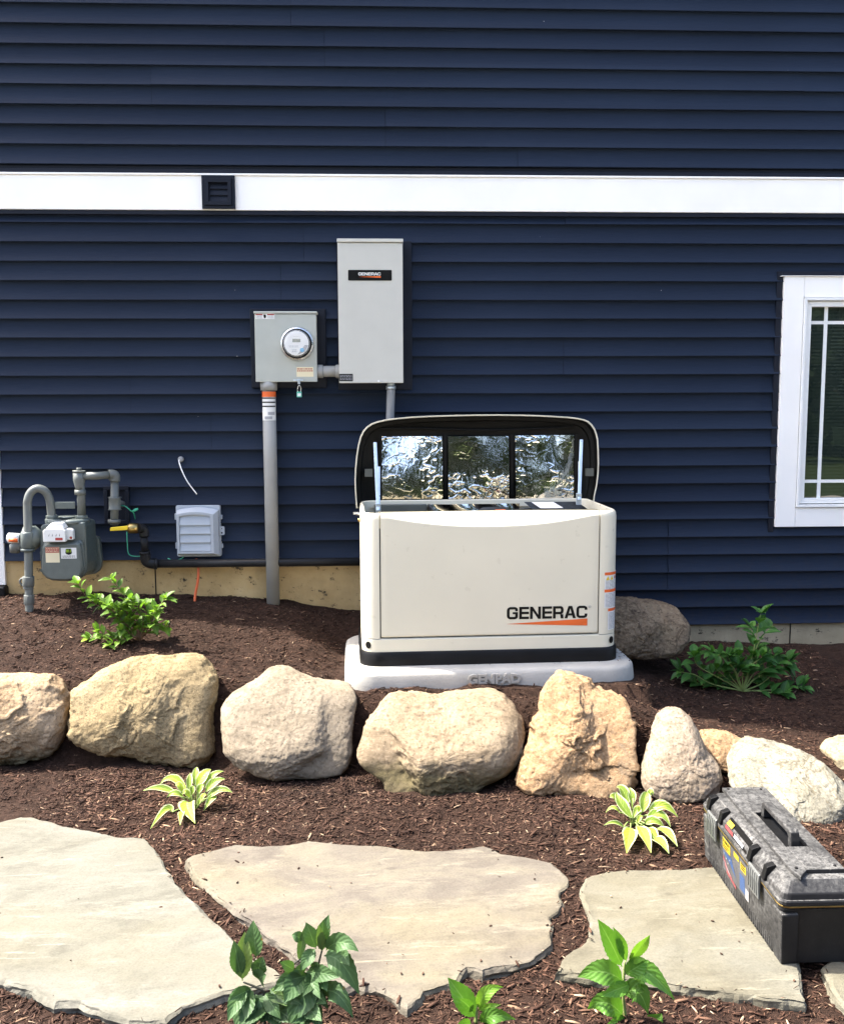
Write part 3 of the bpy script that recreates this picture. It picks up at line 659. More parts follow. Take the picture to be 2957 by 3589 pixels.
mb = MB(); mb.disc((cx+.029, ey-.0465, cz-.035), .011, n=16); mb.build('blue_dot', 'cyan', face)
mb = MB(); lines(mb, cx-.04, cx+.01, cz-.022, cz-.010, 2, ey-.0462, 0, 4); lines(mb, cx-.024, cx+.0, cz-.048, cz-.030, 2, ey-.0462, 0, 5); lines(mb, cx-.018, cx+.02, cz+.032, cz+.040, 1, ey-.0462, 0, 6, .25); mb.build('dial_print', 'label_grey', face)
mb = MB(); mb.tube([(cx, ey-.0262, cz), (cx, ey-.050, cz), (cx, ey-.072, cz), (cx, ey-.084, cz), (cx, ey-.088, cz)], [.0715, .071, .068, .060, .045], 40, cap=True); mb.build('glass_dome', 'clear_dome', em)
def lab(parent, name, x0, x1, z0, z1, y, m): mb = MB(); mb.prism([(x0, z0), (x1, z0), (x1, z1), (x0, z1)], y-.0006, y+.0004); return mb.build(name, m, parent)
q0 = at(524, 645, Y=ey); q1 = at(565, 656, Y=ey); yl = ey-.0005
l1 = lab(em, 'warning_label', q0[0]+.004, q1[0], q1[2], q0[2], yl, 'label_white')
mb = MB(); xm = (q0[0]+.004+q1[0])/2; mb.rect(q0[0]+.006, xm-.013, q0[2]-.008, q0[2]-.002, yl-.0012); mb.rect(xm+.012, q1[0]-.002, q0[2]-.008, q0[2]-.002, yl-.0012); mb.each('label_heading', 'label_red', l1)
mb = MB(); mb.flat([(xm-.007, q1[2]+.008), (xm, q1[2]+.003), (xm+.006, q1[2]+.010), (xm+.004, q0[2]-.006), (xm-.008, q0[2]-.004)], yl-.0012); mb.build('hand_symbol', 'label_black', l1)
mb = MB(); lines(mb, q0[0]+.008, xm-.014, q1[2]+.002, q0[2]-.010, 3, yl-.0012, 0, 8); lines(mb, xm+.013, q1[0]-.004, q1[2]+.002, q0[2]-.010, 3, yl-.0012, 0, 9); mb.build('label_print', 'label_grey', l1)
q0 = at(610, 755, Y=ey); q1 = at(645, 775, Y=ey); l2 = lab(em, 'paper_label', q0[0], q1[0], q1[2], q0[2], yl, 'label_cream')
mb = MB(); lines(mb, q0[0]+.003, q1[0]-.003, (q0[2]+q1[2])/2, q0[2]-.005, 2, yl-.0012, 0, 2); mb.build('label_print', 'label_red', l2)
mb = MB(); mb.tube([(cx-.19+.05, -.075, ez0+.001), (cx-.14, -.075, ez0-.045)], [.047, .046], 24); hub = at(553, 800, Y=-.075)
mb = MB(); mb.cyl((hub[0], -.072, ez0+.002), (hub[0], -.072, ez0-.045), .047, .045, 28); mb.build('conduit_hub', 'conduit_grey', em)
hp = at(615, 785, Y=ey-.004); mb = MB(); mb.box(hp[0]-.030, hp[0]+.022, ey-.011, ey-.001, ez0+.004, ez0+.012); mb.box(hp[0]-.006, hp[0]+.008, ey-.016, ey-.0115, ez0-.012, ez0+.014); mb.each('hasp', 'zinc', em, bevel=.001)
pd = at(616, 808, Y=ey-.01)
lk = thing('padlock', 'tiny green and white seal hanging from the meter box hasp', 'padlock', (pd[0], ey-.01, pd[2]-.02))
mb = MB(); mb.box(pd[0]-.014, pd[0]+.012, ey-.018, ey-.008, pd[2]-.024, pd[2]+.006); mb.build('lock_body', 'mint', lk, bevel=.002)
mb = MB(); mb.rect(pd[0]-.010, pd[0]+.009, pd[2]-.018, pd[2]-.003, ey-.0186); mb.build('lock_face', 'label_white', lk)
mb = MB(); mb.tube(bez([(pd[0]-.010, ey-.012, pd[2]+.004), (pd[0]-.008, ey-.013, pd[2]+.028), (pd[0]+.001, ey-.017, pd[2]+.040), (pd[0]+.008, ey-.013, pd[2]+.026), (pd[0]+.007, ey-.012, pd[2]+.004)], 6), .0022, 8); mb.build('shackle', 'steel', lk)

# conduit under the meter
cxp = float(hub[0]); zt = ez0-.046
cb = at(555, 1238, Y=-.07)
cn = thing('conduit_pipe', 'tall grey plastic conduit with an orange and white warning sticker', 'conduit', (cxp, -.072, .15))
mb = MB(); mb.tube([(cxp, -.072, .12), (cxp, -.072, 1.0), (cxp, -.072, zt)], .0365, 28); mb.build('pipe', 'conduit_grey', cn)
def wrap(name, za, zb, m, a0=-160, a1=-20, r=.0375, par=cn):
    mb = MB(); P = np.array([[(cxp+r*math.cos(R(a)), -.072+r*math.sin(R(a)), z) for a in np.linspace(a0, a1, 18)] for z in (za, zb)]); mb.grid(P); return mb.build(name, m, par)
za = float(at(554, 805, Y=-.1)[2]); zb = float(at(554, 865, Y=-.1)[2])
wrap('orange_band', za-.030, za-.001, 'orange', -178, -2)
st = wrap('sticker', zb, za-.031, 'label_white')
for k in range(3): wrap('sticker_bar', za-.040-.022*k, za-.033-.022*k, 'label_black', -158, -24, .0383, st)
for k in range(2): wrap('sticker_panel', zb+.006+.024*k, zb+.022+.024*k, 'label_grey', -125+30*k, -60+24*k, .0383, st)

# ------------------------------------------------------------------ transfer switch
tx0, tx1, tz0, tz1, ty = -.222, .121, 1.404, 2.158, -.165
ts = thing('transfer_switch', 'tall pale grey steel cabinet with a black nameplate on the navy wall', 'electrical box', (-.05, 0, tz0))
mb = MB(); mb.box(tx0-.012, tx1+.052, -.026, .004, tz0-.035, tz1+.012); mb.build('mounting_block', 'navy_trim', ts, bevel=.003)
mb = MB(); mb.box(tx0+.003, tx1-.003, ty+.014, -.027, tz0+.002, tz1-.006); mb.build('enclosure', 'beige_grey', ts, bevel=.003)
mb = MB(); mb.box(tx0, tx1, ty, ty+.013, tz0, tz1-.020); mb.build('front_cover', 'beige_grey', ts, bevel=.003)
mb = MB(); mb.box(tx0-.003, tx1+.003, ty-.008, -.028, tz1-.018, tz1); mb.build('rain_cap', 'beige_grey', ts, bevel=.003)
q0 = at(716, 555, Y=ty); q1 = at(806, 577, Y=ty); npx = (q0[0], q1[0]); npz = (q1[2], q0[2])
mb = MB(); mb.prism(rrect(npx[0], npx[1], npz[0], npz[1], .004, 3), ty-.0022, ty-.0003); npl = mb.build('nameplate', 'label_black', ts)
w = npx[1]-npx[0]; h = npz[1]-npz[0]; mb = MB(); wordmark(mb, 'GENERAC', npx[0]+.235*w, npx[0]+.745*w, npz[0]+.48*h, npz[0]+.76*h, ty-.003); mb.build('lettering', 'white_plastic', npl)
mb = MB(); mb.flat([(npx[0]+.235*w, npz[0]+.345*h), (npx[0]+.745*w, npz[0]+.26*h), (npx[0]+.745*w, npz[0]+.43*h)], ty-.003); mb.build('swoosh', 'orange', npl)
q0 = at(698, 769, Y=ty); q1 = at(726, 784, Y=ty); l3 = lab(ts, 'small_label', q0[0], q1[0], q1[2], q0[2], ty-.0005, 'label_black')
mb = MB(); lines(mb, q0[0]+.004, q1[0]-.004, q1[2]+.004, q0[2]-.004, 4, ty-.0018, 0, 3, .4); mb.build('label_print', 'label_grey', l3)
q = at(779, 784, Y=ty); mb = MB(); mb.cyl((q[0], ty-.004, q[2]), (q[0], ty, q[2]), .006, .006, 14); mb.build('cover_screw', 'white_plastic', ts)
q = at(752, 787, Y=ty); mb = MB(); mb.box(q[0]-.02, q[0]+.02, ty-.004, ty-.0005, tz0+.001, tz0+.008); mb.build('latch', 'beige_grey', ts, bevel=.001)
nz = float(at(675, 764, Y=-.075)[2])
nip = thing('conduit_nipple', 'short grey conduit elbowing straight between the two wall boxes', 'conduit', (-.28, -.075, nz))
nip['label'] = 'short level grey pipe joining the meter box to the tall cabinet'
mb = MB(); mb.cyl((ex1-.002, -.075, nz), (tx0+.004, -.075, nz), .030, .030, 24); mb.build('pipe', 'conduit_grey', nip)
for a, b in ((ex1-.001, ex1+.030), (tx0-.022, tx0+.002)):
    mb = MB(); mb.tube([(a, -.075, nz), (a+.004, -.075, nz), (b-.002, -.075, nz), (b, -.075, nz)], [.034, .036, .036, .034], 24); mb.build('collar', 'conduit_grey', nip)
q = at(804, 792, Y=-.11); fxx = float(q[0])
fc = thing('flexible_conduit', 'dark grey flexible conduit dropping from the tall cabinet behind the open lid', 'conduit', (fxx, -.11, .3))
mb = MB(); mb.tube(bez([(fxx, -.11, tz0-.030), (fxx-.004, -.11, 1.25), (fxx-.010, -.11, 1.0), (fxx-.004, -.12, .7), (fxx+.02, -.15, .45), (fxx+.05, -.24, .28)], 8), .0225, 18); mb.build('hose', 'flex_grey', fc)
mb = MB(); mb.cyl((fxx, -.11, tz0+.001), (fxx, -.11, tz0-.014), .020, .020, 16); mb.cyl((fxx, -.11, tz0-.0142), (fxx, -.11, tz0-.034), .027, .027, 6); mb.each('fitting', 'zinc', fc)

# ------------------------------------------------------------------ utility box with louvred cover
ux0, ux1, uz0, uz1 = -1.136, -.893, .452, .739
ub = thing('utility_box', 'light grey louvred plastic box low on the wall', 'utility box', (-1.01, 0, uz0))
mb = MB(); mb.prism(rrect(ux0, ux1, uz0, uz1, .010), -.036, -.004); mb.build('base_plate', 'box_grey', ub, bevel=.003)
cxa, cxb, cza, czb = ux0+.009, ux1-.020, uz0+.014, uz1-.010
def arch(x0, x1, z0, z1, rise, n=14): return [(x0, z0), (x1, z0)]+[(x1+(x0-x1)*k/n, z1-rise+rise*(1-(2*k/n-1)**2)) for k in range(n+1)]
o1 = arch(cxa, cxb+.012, cza, czb, .016); o2 = arch(cxa+.004, cxb-.012, cza+.010, czb-.022, .014); i2 = arch(cxa+.016, cxb-.028, cza+.022, czb-.036, .010)
mb = MB(); rings = [[(p[0], -.0365, p[1]) for p in o1], [(p[0], -.060, p[1]) for p in o1], [(p[0], -.082, p[1]) for p in o2], [(p[0], -.082, p[1]) for p in i2], [(p[0], -.070, p[1]) for p in i2]]
mb.loft(rings, smooth=False, cap0=False, cap1=True); mb.build('cover', 'box_grey', ub)
lx0, lx1, lz0, lz1 = cxa+.0175, cxb-.0295, cza+.024, czb-.047
for k in range(4):
    a = lz0+(lz1-lz0)*k/4; b = lz0+(lz1-lz0)*(k+1)/4; mb = MB()
    mb.loft([[(xx, yy, zz) for yy, zz in ((-.0815, a), (-.0705, b-.001), (-.0695, b-.001), (-.0695, a))] for xx in (lx0, lx1)], smooth=False); mb.build('louvre', 'box_grey', ub)
mb = MB()
for zz in (uz0+.045, uz1-.08): mb.box(ux0-.009, ux0-.0005, -.030, -.012, zz, zz+.034); mb.box(ux1+.0005, ux1+.009, -.030, -.012, zz, zz+.024)
mb.each('hinge_tab', 'box_grey', ub, bevel=.002)
mb = MB(); zz = (uz0+uz1)/2+.002; mb.prism(rrect(ux1-.006, ux1+.022, zz-.024, zz+.024, .006), -.045, -.0375); mb.build('lock_tab', 'box_grey', ub)
mb = MB(); mb.disc((ux1+.008, -.0456, zz-.012), .005, n=12); mb.disc((ux1+.008, -.0456, zz+.011), .003, n=12); mb.each('tab_hole', 'black_plastic', ub)
P = [at(403, 1150, Y=-.04), at(408, 1170, Y=-.055), at(407, 1195, Y=-.065), at(402, 1222, Y=-.075), at(400, 1245, Y=-.09)]
mb = MB(); mb.tube(bez(P, 8), .0075, 12); o = mb.build('orange_cable', 'orange_cable', loc=P[-1]); tag(o, 'orange cable running from the louvred box down into the mulch', 'cable')
wc = thing('white_cable', 'loose white wire stub poking out of a round wall plug', 'cable', at(371, 947, Y=-.012))
P = [at(371, 947, Y=-.01), at(368, 948, Y=-.05), at(373, 965, Y=-.09), at(385, 990, Y=-.11), at(405, 1017, Y=-.12)]
mb = MB(); mb.tube(bez(P, 8), .0032, 8); mb.each('wire', 'white_plastic', wc)
c = at(372, 945, Y=-.016); mb = MB(); mb.tube([(c[0], -.008, c[2]), (c[0], -.024, c[2]), (c[0], -.028, c[2])], [.016, .015, .008], 20); mb.build('plug', 'flex_grey', wc)

# ------------------------------------------------------------------ gas meter and its pipework
gm = thing('gas_meter', 'dark grey gas meter with a white dial box and bent grey pipes', 'gas meter', (-1.68, -.2, .2))
def G(px, py, Y): a = at(px, py, Y=Y); return (float(a[0]), Y, float(a[2]))
def outl(zp, Y): return [(lambda a: (float(a[0]), float(a[2])))(at(x*.1671, 939.2+y*.1671, Y=Y)) for x, y in zp]
cov = [(498, 1120), (515, 1075), (550, 1052), (700, 1058), (960, 1042), (992, 1062), (1006, 1110), (1022, 1250), (1034, 1360), (1026, 1440), (1000, 1495), (950, 1530), (850, 1545), (720, 1546), (620, 1540), (560, 1515), (515, 1470), (494, 1410), (492, 1300), (495, 1200)]
def inset(p, k): c = np.mean(p, 0); return [tuple(c+(np.array(q)-c)*k) for q in p]
fcv = outl(cov, -.30); mb = MB()
mb.loft([[(p[0], -.262, p[1]) for p in fcv], [(p[0], -.272, p[1]) for p in fcv], [(p[0], -.275, p[1]) for p in inset(fcv, .955)], [(p[0], -.292, p[1]) for p in inset(fcv, .93)], [(p[0], -.302, p[1]) for p in inset(fcv, .86)]][::-1], smooth=False, cap0=True)
gb = mb.build('front_cover', 'gas_grey', gm, bevel=.004)
c0 = np.mean(fcv, 0)
mb = MB()
for kx, kz in ((505, 1190), (505, 1410), (985, 1180), (1005, 1390)):
    a = at(kx*.1671, 939.2+kz*.1671, Y=-.30); mb.cyl((a[0], -.29, a[2]), (a[0], -.262, a[2]), .009, .009, 10)
mb.each('cover_bolt', 'gas_dark', gb)
bod = [(525, 1000), (530, 850), (560, 822), (1000, 800), (1060, 800), (1078, 850), (1085, 1000), (1100, 1300), (1090, 1420), (1040, 1470), (900, 1500), (700, 1510), (600, 1490), (540, 1420), (520, 1200)]
bo = outl(bod, -.22); mb = MB(); mb.loft([[(p[0]+.012, -.110, p[1]) for p in bo], [(p[0], -.2605, p[1]) for p in bo]][::-1], smooth=False); mb.build('meter_body', 'gas_dark', gm, bevel=.012, seg=3)
bc = [(p[0]+.040, p[1]) for p in inset(fcv, .98)]
mb = MB(); mb.loft([[(p[0], -.060, p[1]) for p in inset(bc, .9)], [(p[0], -.075, p[1]) for p in bc], [(p[0], -.108, p[1]) for p in bc]][::-1], smooth=False); mb.build('back_cover', 'gas_dark', gm, bevel=.004)
topz = float(at(0.1671*780, 939.2+.1671*805, Y=-.22)[2])
mb = MB()
for px, rr in ((125, .075), (150, .085)):
    a = at(px, 1072, Y=-.2); mb.tube([(a[0], -.19, topz-.006), (a[0], -.19, topz+.010), (a[0], -.19, topz+.014)], [rr, rr, rr*.8], 24)
a = at(138, 1068, Y=-.17); mb.tube([(a[0], -.16, topz+.0145), (a[0], -.16, topz+.024)], [.05, .05], 20); mb.each('top_plate', 'gas_grey', gm)
def quadbox(x0, x1, z0, z1, ya, yb, top): return [(x0, z0), (x1, z0), (x1, z1-.01), (x1-.012, z1), (x0+.012, z1), (x0, z1-.01)]
a = at(530*.1671, 939.2+1056*.1671, Y=-.335); b = at(800*.1671, 939.2+893*.1671, Y=-.335)
mb = MB(); mb.prism(quadbox(a[0], b[0], a[2], b[2], 0, 0, 0), -.335, -.303); mb.prism([(a[0]+.012, b[2]+.0005), (b[0]-.004, b[2]+.0005), (b[0]-.02, b[2]+.030), (a[0]+.04, b[2]+.030)], -.322, -.264); mb.prism(quadbox(a[0]+.004, b[0]+.028, a[2]+.006, b[2]-.003, 0, 0, 0), -.3028, -.2635)
ix = mb.build('index_box', 'white_plastic', gm, bevel=.004)
mb = MB()
for k in range(4):
    ux = a[0]+(b[0]-a[0])*(.27+.16*k); uz = a[2]+(b[2]-a[2])*.56; mb.flat([(ux-.0025, uz-.008), (ux+.001, uz-.008), (ux+.004-.003*(k % 2), uz+.008)], -.3358)
mb.each('dial_hand', 'label_black', ix)
mb = MB(); mb.rect(a[0]+(b[0]-a[0])*.55, a[0]+(b[0]-a[0])*.88, a[2]+(b[2]-a[2])*.13, a[2]+(b[2]-a[2])*.33, -.3358); mb.build('red_plate', 'label_red', ix)
c = at(865*.1671, 939.2+1000*.1671, Y=-.30); mb = MB(); mb.disc((b[0]+.018, -.3034, c[2]), .007, n=14); mb.build('red_button', 'label_red', ix)
def P2(zx, zy, Y): q = at(zx*.1671, 939.2+zy*.1671, Y=Y); return float(q[0]), float(q[2])
yl = -.3025
x0, z1 = P2(557, 1118, yl); x1, z0 = P2(737, 1306, yl); pl = lab(gm, 'rating_plate', x0, x1, z0, z1, yl, 'label_cream')
mb = MB(); mb.rect(x0+.001, x1-.001, z1-(z1-z0)*.36, z1-.001, yl-.0013); mb.build('plate_heading', 'label_red', pl)
mb = MB(); lines(mb, x0+.004, x1-.004, z1-(z1-z0)*.33, z1-.003, 3, yl-.002, 0, 12, .4); mb.build('plate_print', 'label_cream', pl)
x0, z1 = P2(748, 1127, yl); x1, z0 = P2(945, 1257, yl); pl = lab(gm, 'notice_sticker', x0, x1, z0, z1, yl, 'label_white')
xm = (x0+x1)/2; h = z1-z0; mb = MB(); mb.flat([(xm-.3*h, z0+.52*h), (xm-.22*h, z0+.42*h), (xm, z0+.34*h), (xm+.22*h, z0+.42*h), (xm+.3*h, z0+.52*h), (xm+.24*h, z0+.92*h), (xm-.24*h, z0+.92*h)], yl-.0013); sh = mb.build('shield', 'label_black', pl)
mb = MB(); text_into(mb, '811', xm-.22*h, xm+.22*h, z0+.57*h, z0+.87*h, yl-.002, bold=.02); mb.build('lettering', 'lime', sh)
mb = MB(); lines(mb, x0+.008, x1-.006, z0+.08*h, z0+.30*h, 2, yl-.0013, 0, 14, .4); mb.build('sticker_print', 'label_black', pl)
# inlet side
rz = .19
rp = [G(62, 1275, -.30), G(60, 1230, -.29), G(58, 1110, -.27), G(56.5, 1045, -.25)]
ub_ = [G(57, 1030, -.25), G(61, 1017, -.245), G(69, 1008, -.24), G(79, 1005, -.235), G(90, 1009, -.23), G(98, 1018, -.22), G(103, 1032, -.215)]
mb = MB(); mb.tube(bez(rp[:3]+[rp[3]]+ub_+[G(105, 1050, -.21), G(107, 1068, -.21)], 5), .0215, 18); mb.build('inlet_pipe', 'gas_pipe', gm)
mb = MB()
def col_(px, pa, pb, Y, r, n=20): mb.cyl(G(px, pa, Y), G(px, pb, Y), r, r, n)
col_(58.5, 1186, 1206, -.285, .030); col_(58.5, 1206.5, 1212, -.285, .026); col_(60, 1224, 1243, -.29, .028, 8); mb.each('pipe_coupling', 'gas_pipe', gm, bevel=.002)
mb = MB(); a = G(48, 1197, -.285); mb.tube([(a[0]+.018*math.cos(t*.7), a[1], a[2]+.018*math.sin(t*.7)) for t in range(10)], .006, 8); mb.build('bonding_lug', 'gas_pipe', gm)
mb = MB(); mb.tube([G(56.5, 1094, -.27), G(56.5, 1097, -.27), G(56.5, 1125, -.27), G(56.5, 1128, -.27)], [.030, .034, .034, .030], 20); col_(56.5, 1128.5, 1134, -.27, .036); mb.build('stop_cock', 'gas_grey', gm)
a = G(62, 1108, -.24); mb = MB(); mb.tube([(a[0]-.045, -.235, a[2]), (a[0]-.035, -.235, a[2]), (a[0]+.02, -.22, a[2]), (a[0]+.055, -.21, a[2]-.005), (a[0]+.06, -.21, a[2]-.005)], [.03, .062, .066, .035, .02], 24); rgl = mb.build('regulator', 'gas_grey', gm)
mb = MB(); mb.tube([G(16, 1107, -.25), G(18, 1107, -.25), G(42, 1108, -.25)], [.020, .027, .027], 20); cap_ = mb.build('vent_cap', 'white_plastic', rgl)
mb = MB(); mb.tube([G(19, 1111, -.2785), G(36, 1112, -.2785)], [.010, .010], 10); mb.build('orange_tag', 'orange', rgl)
mb = MB(); mb.tube([G(52, 1122, -.24), G(36, 1122, -.24), G(31, 1125, -.24), G(30, 1137, -.24)], [.026, .028, .030, .024], 18); mb.build('vent_elbow', 'gas_pipe', rgl)
# outlet side
mb = MB(); mb.tube([G(168, 1066, -.2), G(167, 1020, -.2), G(165, 985, -.2)], .0215, 18); mb.build('outlet_pipe', 'gas_pipe', gm)
mb = MB()
for px, py, Y in ((107, 1064, -.21), (168, 1064, -.2)):
    a = G(px, py, Y); mb.cyl((a[0], a[1], a[2]-.030), (a[0], a[1], a[2]-.008), .036, .036, 18); mb.cyl((a[0], a[1], a[2]-.0078), (a[0], a[1], a[2]+.010), .033, .033, 6)
mb.each('union_nut', 'gas_grey', gm, bevel=.002)
mb = MB(); mb.tube([G(165, 1018, -.2), G(165, 1008, -.2)], .030, 8); mb.tube([G(165, 1007, -.2), G(164, 1000, -.2), G(163, 988, -.2), G(162.5, 972, -.2)], [.024, .025, .031, .031], 18); mb.tube([G(162.5, 971.5, -.2), G(162.5, 968, -.2)], .033, 18); mb.tube([G(162.5, 967.5, -.2), G(162.5, 962.5, -.2)], .014, 4); mb.each('tee_fitting', 'gas_pipe', gm)
mb = MB(); a = G(105, 1033, -.21); b = G(163, 1046, -.20); mb.box(a[0]+.02, b[0]-.018, -.214, -.205, b[2], a[2]); mb.build('meter_bar', 'gas_grey', gm, bevel=.002)
mb = MB(); mb.tube([G(171, 979.5, -.2), G(200, 979, -.19), G(226, 977, -.15)], .0205, 18); mb.tube(bez([G(224, 977, -.15), G(232, 977, -.14), G(236, 981, -.135), G(236, 990, -.135)], 6), .029, 18)
mb.tube([G(236, 989, -.135), G(236, 1040, -.135), G(235, 1080, -.135)], .0215, 18); mb.build('outlet_run', 'gas_pipe', gm)
mb = MB(); mb.tube([G(236, 1023, -.135), G(236, 1026, -.135), G(236, 1046, -.135), G(236, 1049, -.135)], [.036, .031, .031, .036], 18); mb.tube([G(236, 1035, -.135), G(252, 1037, -.06)], .018, 12); mb.tube([G(235, 1069, -.135), G(235, 1076, -.135)], [.033, .033], 18); mb.each('tee_coupling', 'gas_pipe', gm)
pb = thing('pipe_mounting_block', 'square navy plastic block behind the gas outlet pipe', 'mounting block', G(242, 1078, 0))
a = G(213, 1000, -.02); b = G(268, 1078, -.02); mb = MB(); ringframe(mb, a[0], b[0], b[2], a[2], .022, -.030, .002); mb.box(a[0]+.0225, b[0]-.0225, -.016, .002, b[2]+.0225, a[2]-.0225); mb.build('block_frame', 'navy_trim', pb, bevel=.003)
bp = thing('black_gas_pipe', 'black steel gas pipe with a yellow lever valve running along the foundation', 'gas pipe', G(300, 1160, -.06))
mb = MB(); mb.tube([G(262, 1087, -.15), G(266, 1087, -.15), G(283, 1087, -.14), G(285, 1087, -.14)], [.018, .028, .028, .022], 14); vb = mb.build('valve_body', 'brass', bp)
a = G(226, 1089, -.185); b = G(262, 1086, -.185); mb = MB(); mb.prism([(a[0], a[2]-.010), (b[0], b[2]-.012), (b[0]+.004, b[2]+.012), (a[0]+.004, a[2]+.010)], -.188, -.180); mb.build('lever', 'yellow', vb, bevel=.003)
mb = MB(); mb.tube(bez([G(284, 1087, -.14), G(291, 1088, -.12), G(296, 1093, -.11), G(297, 1104, -.11)], 6), .027, 16); mb.tube([G(296, 1104, -.11), G(299, 1140, -.09)], .020, 16); mb.tube([G(297.5, 1134, -.092), G(298, 1140, -.09)], .030, 16)
mb.tube(bez([G(299, 1139, -.09), G(300, 1152, -.085), G(306, 1158, -.08), G(318, 1160, -.075)], 6), .029, 16); mb.tube([G(317, 1160, -.075), G(323, 1160, -.07)], .032, 16); mb.build('elbow_pipe', 'black_steel', bp)
a = G(320, 1160, -.07); mb = MB(); mb.tube([a, (0.15, -.06, a[2]-.002)], .023, 18); mb.build('long_pipe', 'black_steel', bp)
gw = thing('tracer_wire', 'thin green tracer wire knotted beside the gas pipe', 'wire', G(273, 1060, -.06))
mb = MB(); mb.tube(bez([G(248, 1040, -.10), G(258, 1042, -.12), G(268, 1050, -.12), G(275, 1056, -.10), G(278, 1068, -.06)], 7), .003, 8); mb.tube(bez([G(261, 1094, -.04), G(262, 1118, -.05), G(265, 1140, -.06), G(280, 1145, -.06), G(300, 1143, -.06)], 7), .0028, 8); mb.tube(bez([G(345, 1149, -.05), G(356, 1153, -.06), G(370, 1151, -.06), G(378, 1146, -.05)], 7), .0028, 8)
mb.each('wire', 'green_wire', gw)
mb = MB(); mb.tube([G(272, 1053, -.115), G(277, 1050, -.115), G(284, 1047, -.115)], [.003, .009, .006], 10); mb.build('wire_knot', 'green_wire', gw)

# ------------------------------------------------------------------ concrete pad and generator
GC = np.array([.499, -.655, 0.0]); GROT = R(2.0)
def ringpts(hx, y0, y1, r, n=7, z=0.0, ins=0.0):
    return [(GC[0]+p[0], GC[1]+p[1], z) for p in rrect(-hx+ins, hx-ins, y0+ins, y1-ins, max(.004, r-ins), n)]
pad = thing('generator_pad', 'pale grey concrete pad with raised letters under the generator', 'concrete pad', tuple(GC), rz=GROT)
mb = MB(); px_, ya, yb_, pr = .690, -.425, .365, .15
mb.loft([ringpts(px_, ya, yb_, pr, 9, -.04), ringpts(px_, ya, yb_, pr, 9, .006), ringpts(px_, ya, yb_, pr, 9, .053, .006), ringpts(px_, ya, yb_, pr, 9, .066, .011), ringpts(px_, ya, yb_, pr, 9, .073, .022), ringpts(px_, ya, yb_, pr, 9, .075, .036)], smooth=True, cap0=False, cap1=True)
mb.build('slab', 'pad_concrete', pad, sharp=40)
mb = MB(); text_into(mb, 'GENPAD', .372, .618, .012, .058, GC[1]+ya-.008, ext=.016, bold=.05); mb.build('lettering', 'pad_concrete', pad)

gen = thing('generator', 'large beige standby generator with its black lined lid propped open', 'generator', tuple(GC+[0, 0, .086]), rz=GROT)
HX, F0, B0, RR = .606, -.305, .312, .075
mb = MB(); mb.loft([ringpts(HX+.012, F0-.012, B0+.012, RR+.012, 8, .0752), ringpts(HX+.012, F0-.012, B0+.012, RR+.012, 8, .128), ringpts(HX+.012, F0-.012, B0+.012, RR+.012, 8, .138, .006), ringpts(HX+.012, F0-.012, B0+.012, RR+.012, 8, .140, .014)], cap0=False); mb.build('base', 'base_black', gen, sharp=40)
# skirt: a beige band right round
ZS0, ZS1, ZT = .1402, .203, .792
mb = MB(); mb.loft([ringpts(HX, F0, B0, RR, 8, ZS0), ringpts(HX, F0, B0, RR, 8, ZS1-.005), ringpts(HX, F0, B0, RR, 8, ZS1, .006), ringpts(HX, F0, B0, RR, 8, ZS1+.0005, .03)], cap0=False); mb.build('skirt', 'bisque', gen, sharp=40)
# cabinet shell: outline with a recess in front for the service panel
PX0, PX1 = -.523, .513
def shell(ins, z, grow=0.0):
    o = rrect(-HX+ins, HX-ins, F0+ins, B0-ins, RR-ins*.6, 8); n = len(o)
    k = 27                                 # after the fourth corner the outline runs along the front
    rec = [(PX0-ins*.0, F0+ins), (PX0-ins*.0, F0+.068), (PX1+ins*.0, F0+.068), (PX1+ins*.0, F0+ins)]
    return [(GC[0]+p[0], GC[1]+p[1], z) for p in o]+[(GC[0]+p[0], GC[1]+p[1], z) for p in rec]
# rrect starts at corner (x1, z0) at -90 deg, ie front right; ends at front left: closing edge is the front itself
mb = MB(); inn = .016
mb.loft([shell(0, ZS1+.001), shell(0, ZT-.030), shell(.003, ZT-.010), shell(.009, ZT-.001), shell(.014, ZT+.001), shell(.020, ZT-.003), shell(.022, ZT-.03), shell(.022, .25)], cap0=False, cap1=False, smooth=True)
mb.build('cabinet', 'bisque', gen, sharp=38)
# service panel: flat face that rolls back at the top along a dished line
xs = np.linspace(PX0+.0055, PX1-.0050, 60); zs = np.concatenate([[.2100, .2120], np.linspace(.22, .70, 8), np.linspace(.71, ZT+.001, 26)])
P = np.zeros((len(zs), len(xs), 3))
for i, z in enumerate(zs):
    for j, x in enumerate(xs):
        xm = (x-(PX0+PX1)/2)/(PX1-PX0)*2; zc = .727+.047*min(1, abs(xm)/.92)**2.2
        d = max(0.0, z-zc+.004); yy = F0+.80*d*min(1, d/.010)+(.0025 if i == 0 else 0); e = min(xs[-1]-x, x-xs[0]); yy += .004*max(0, 1-e/.004)
        P[i, j] = (GC[0]+x, GC[1]+yy, z)
mb = MB(); mb.grid(P)
top = P[-1]; mb.grid(np.array([top, [(p[0], p[1]+.014, p[2]-.002) for p in top], [(p[0], p[1]+.016, p[2]-.04) for p in top]]))
g_ = MB(); g_.box(GC[0]+PX0+.0008, GC[0]+PX1-.0008, GC[1]+F0+.018, GC[1]+F0+.027, .2045, .72); g_.build('gap_shade_sheet', 'black_plastic', gen)  # black sheet added behind the panel so its gaps look shaded
panel = mb.build('service_panel', 'bisque', gen)
yl = GC[1]+F0-.0012
mb = MB(); wordmark(mb, 'GENERAC', .572, .955, .284, .343, yl); lg = mb.build('lettering', 'label_black', panel)
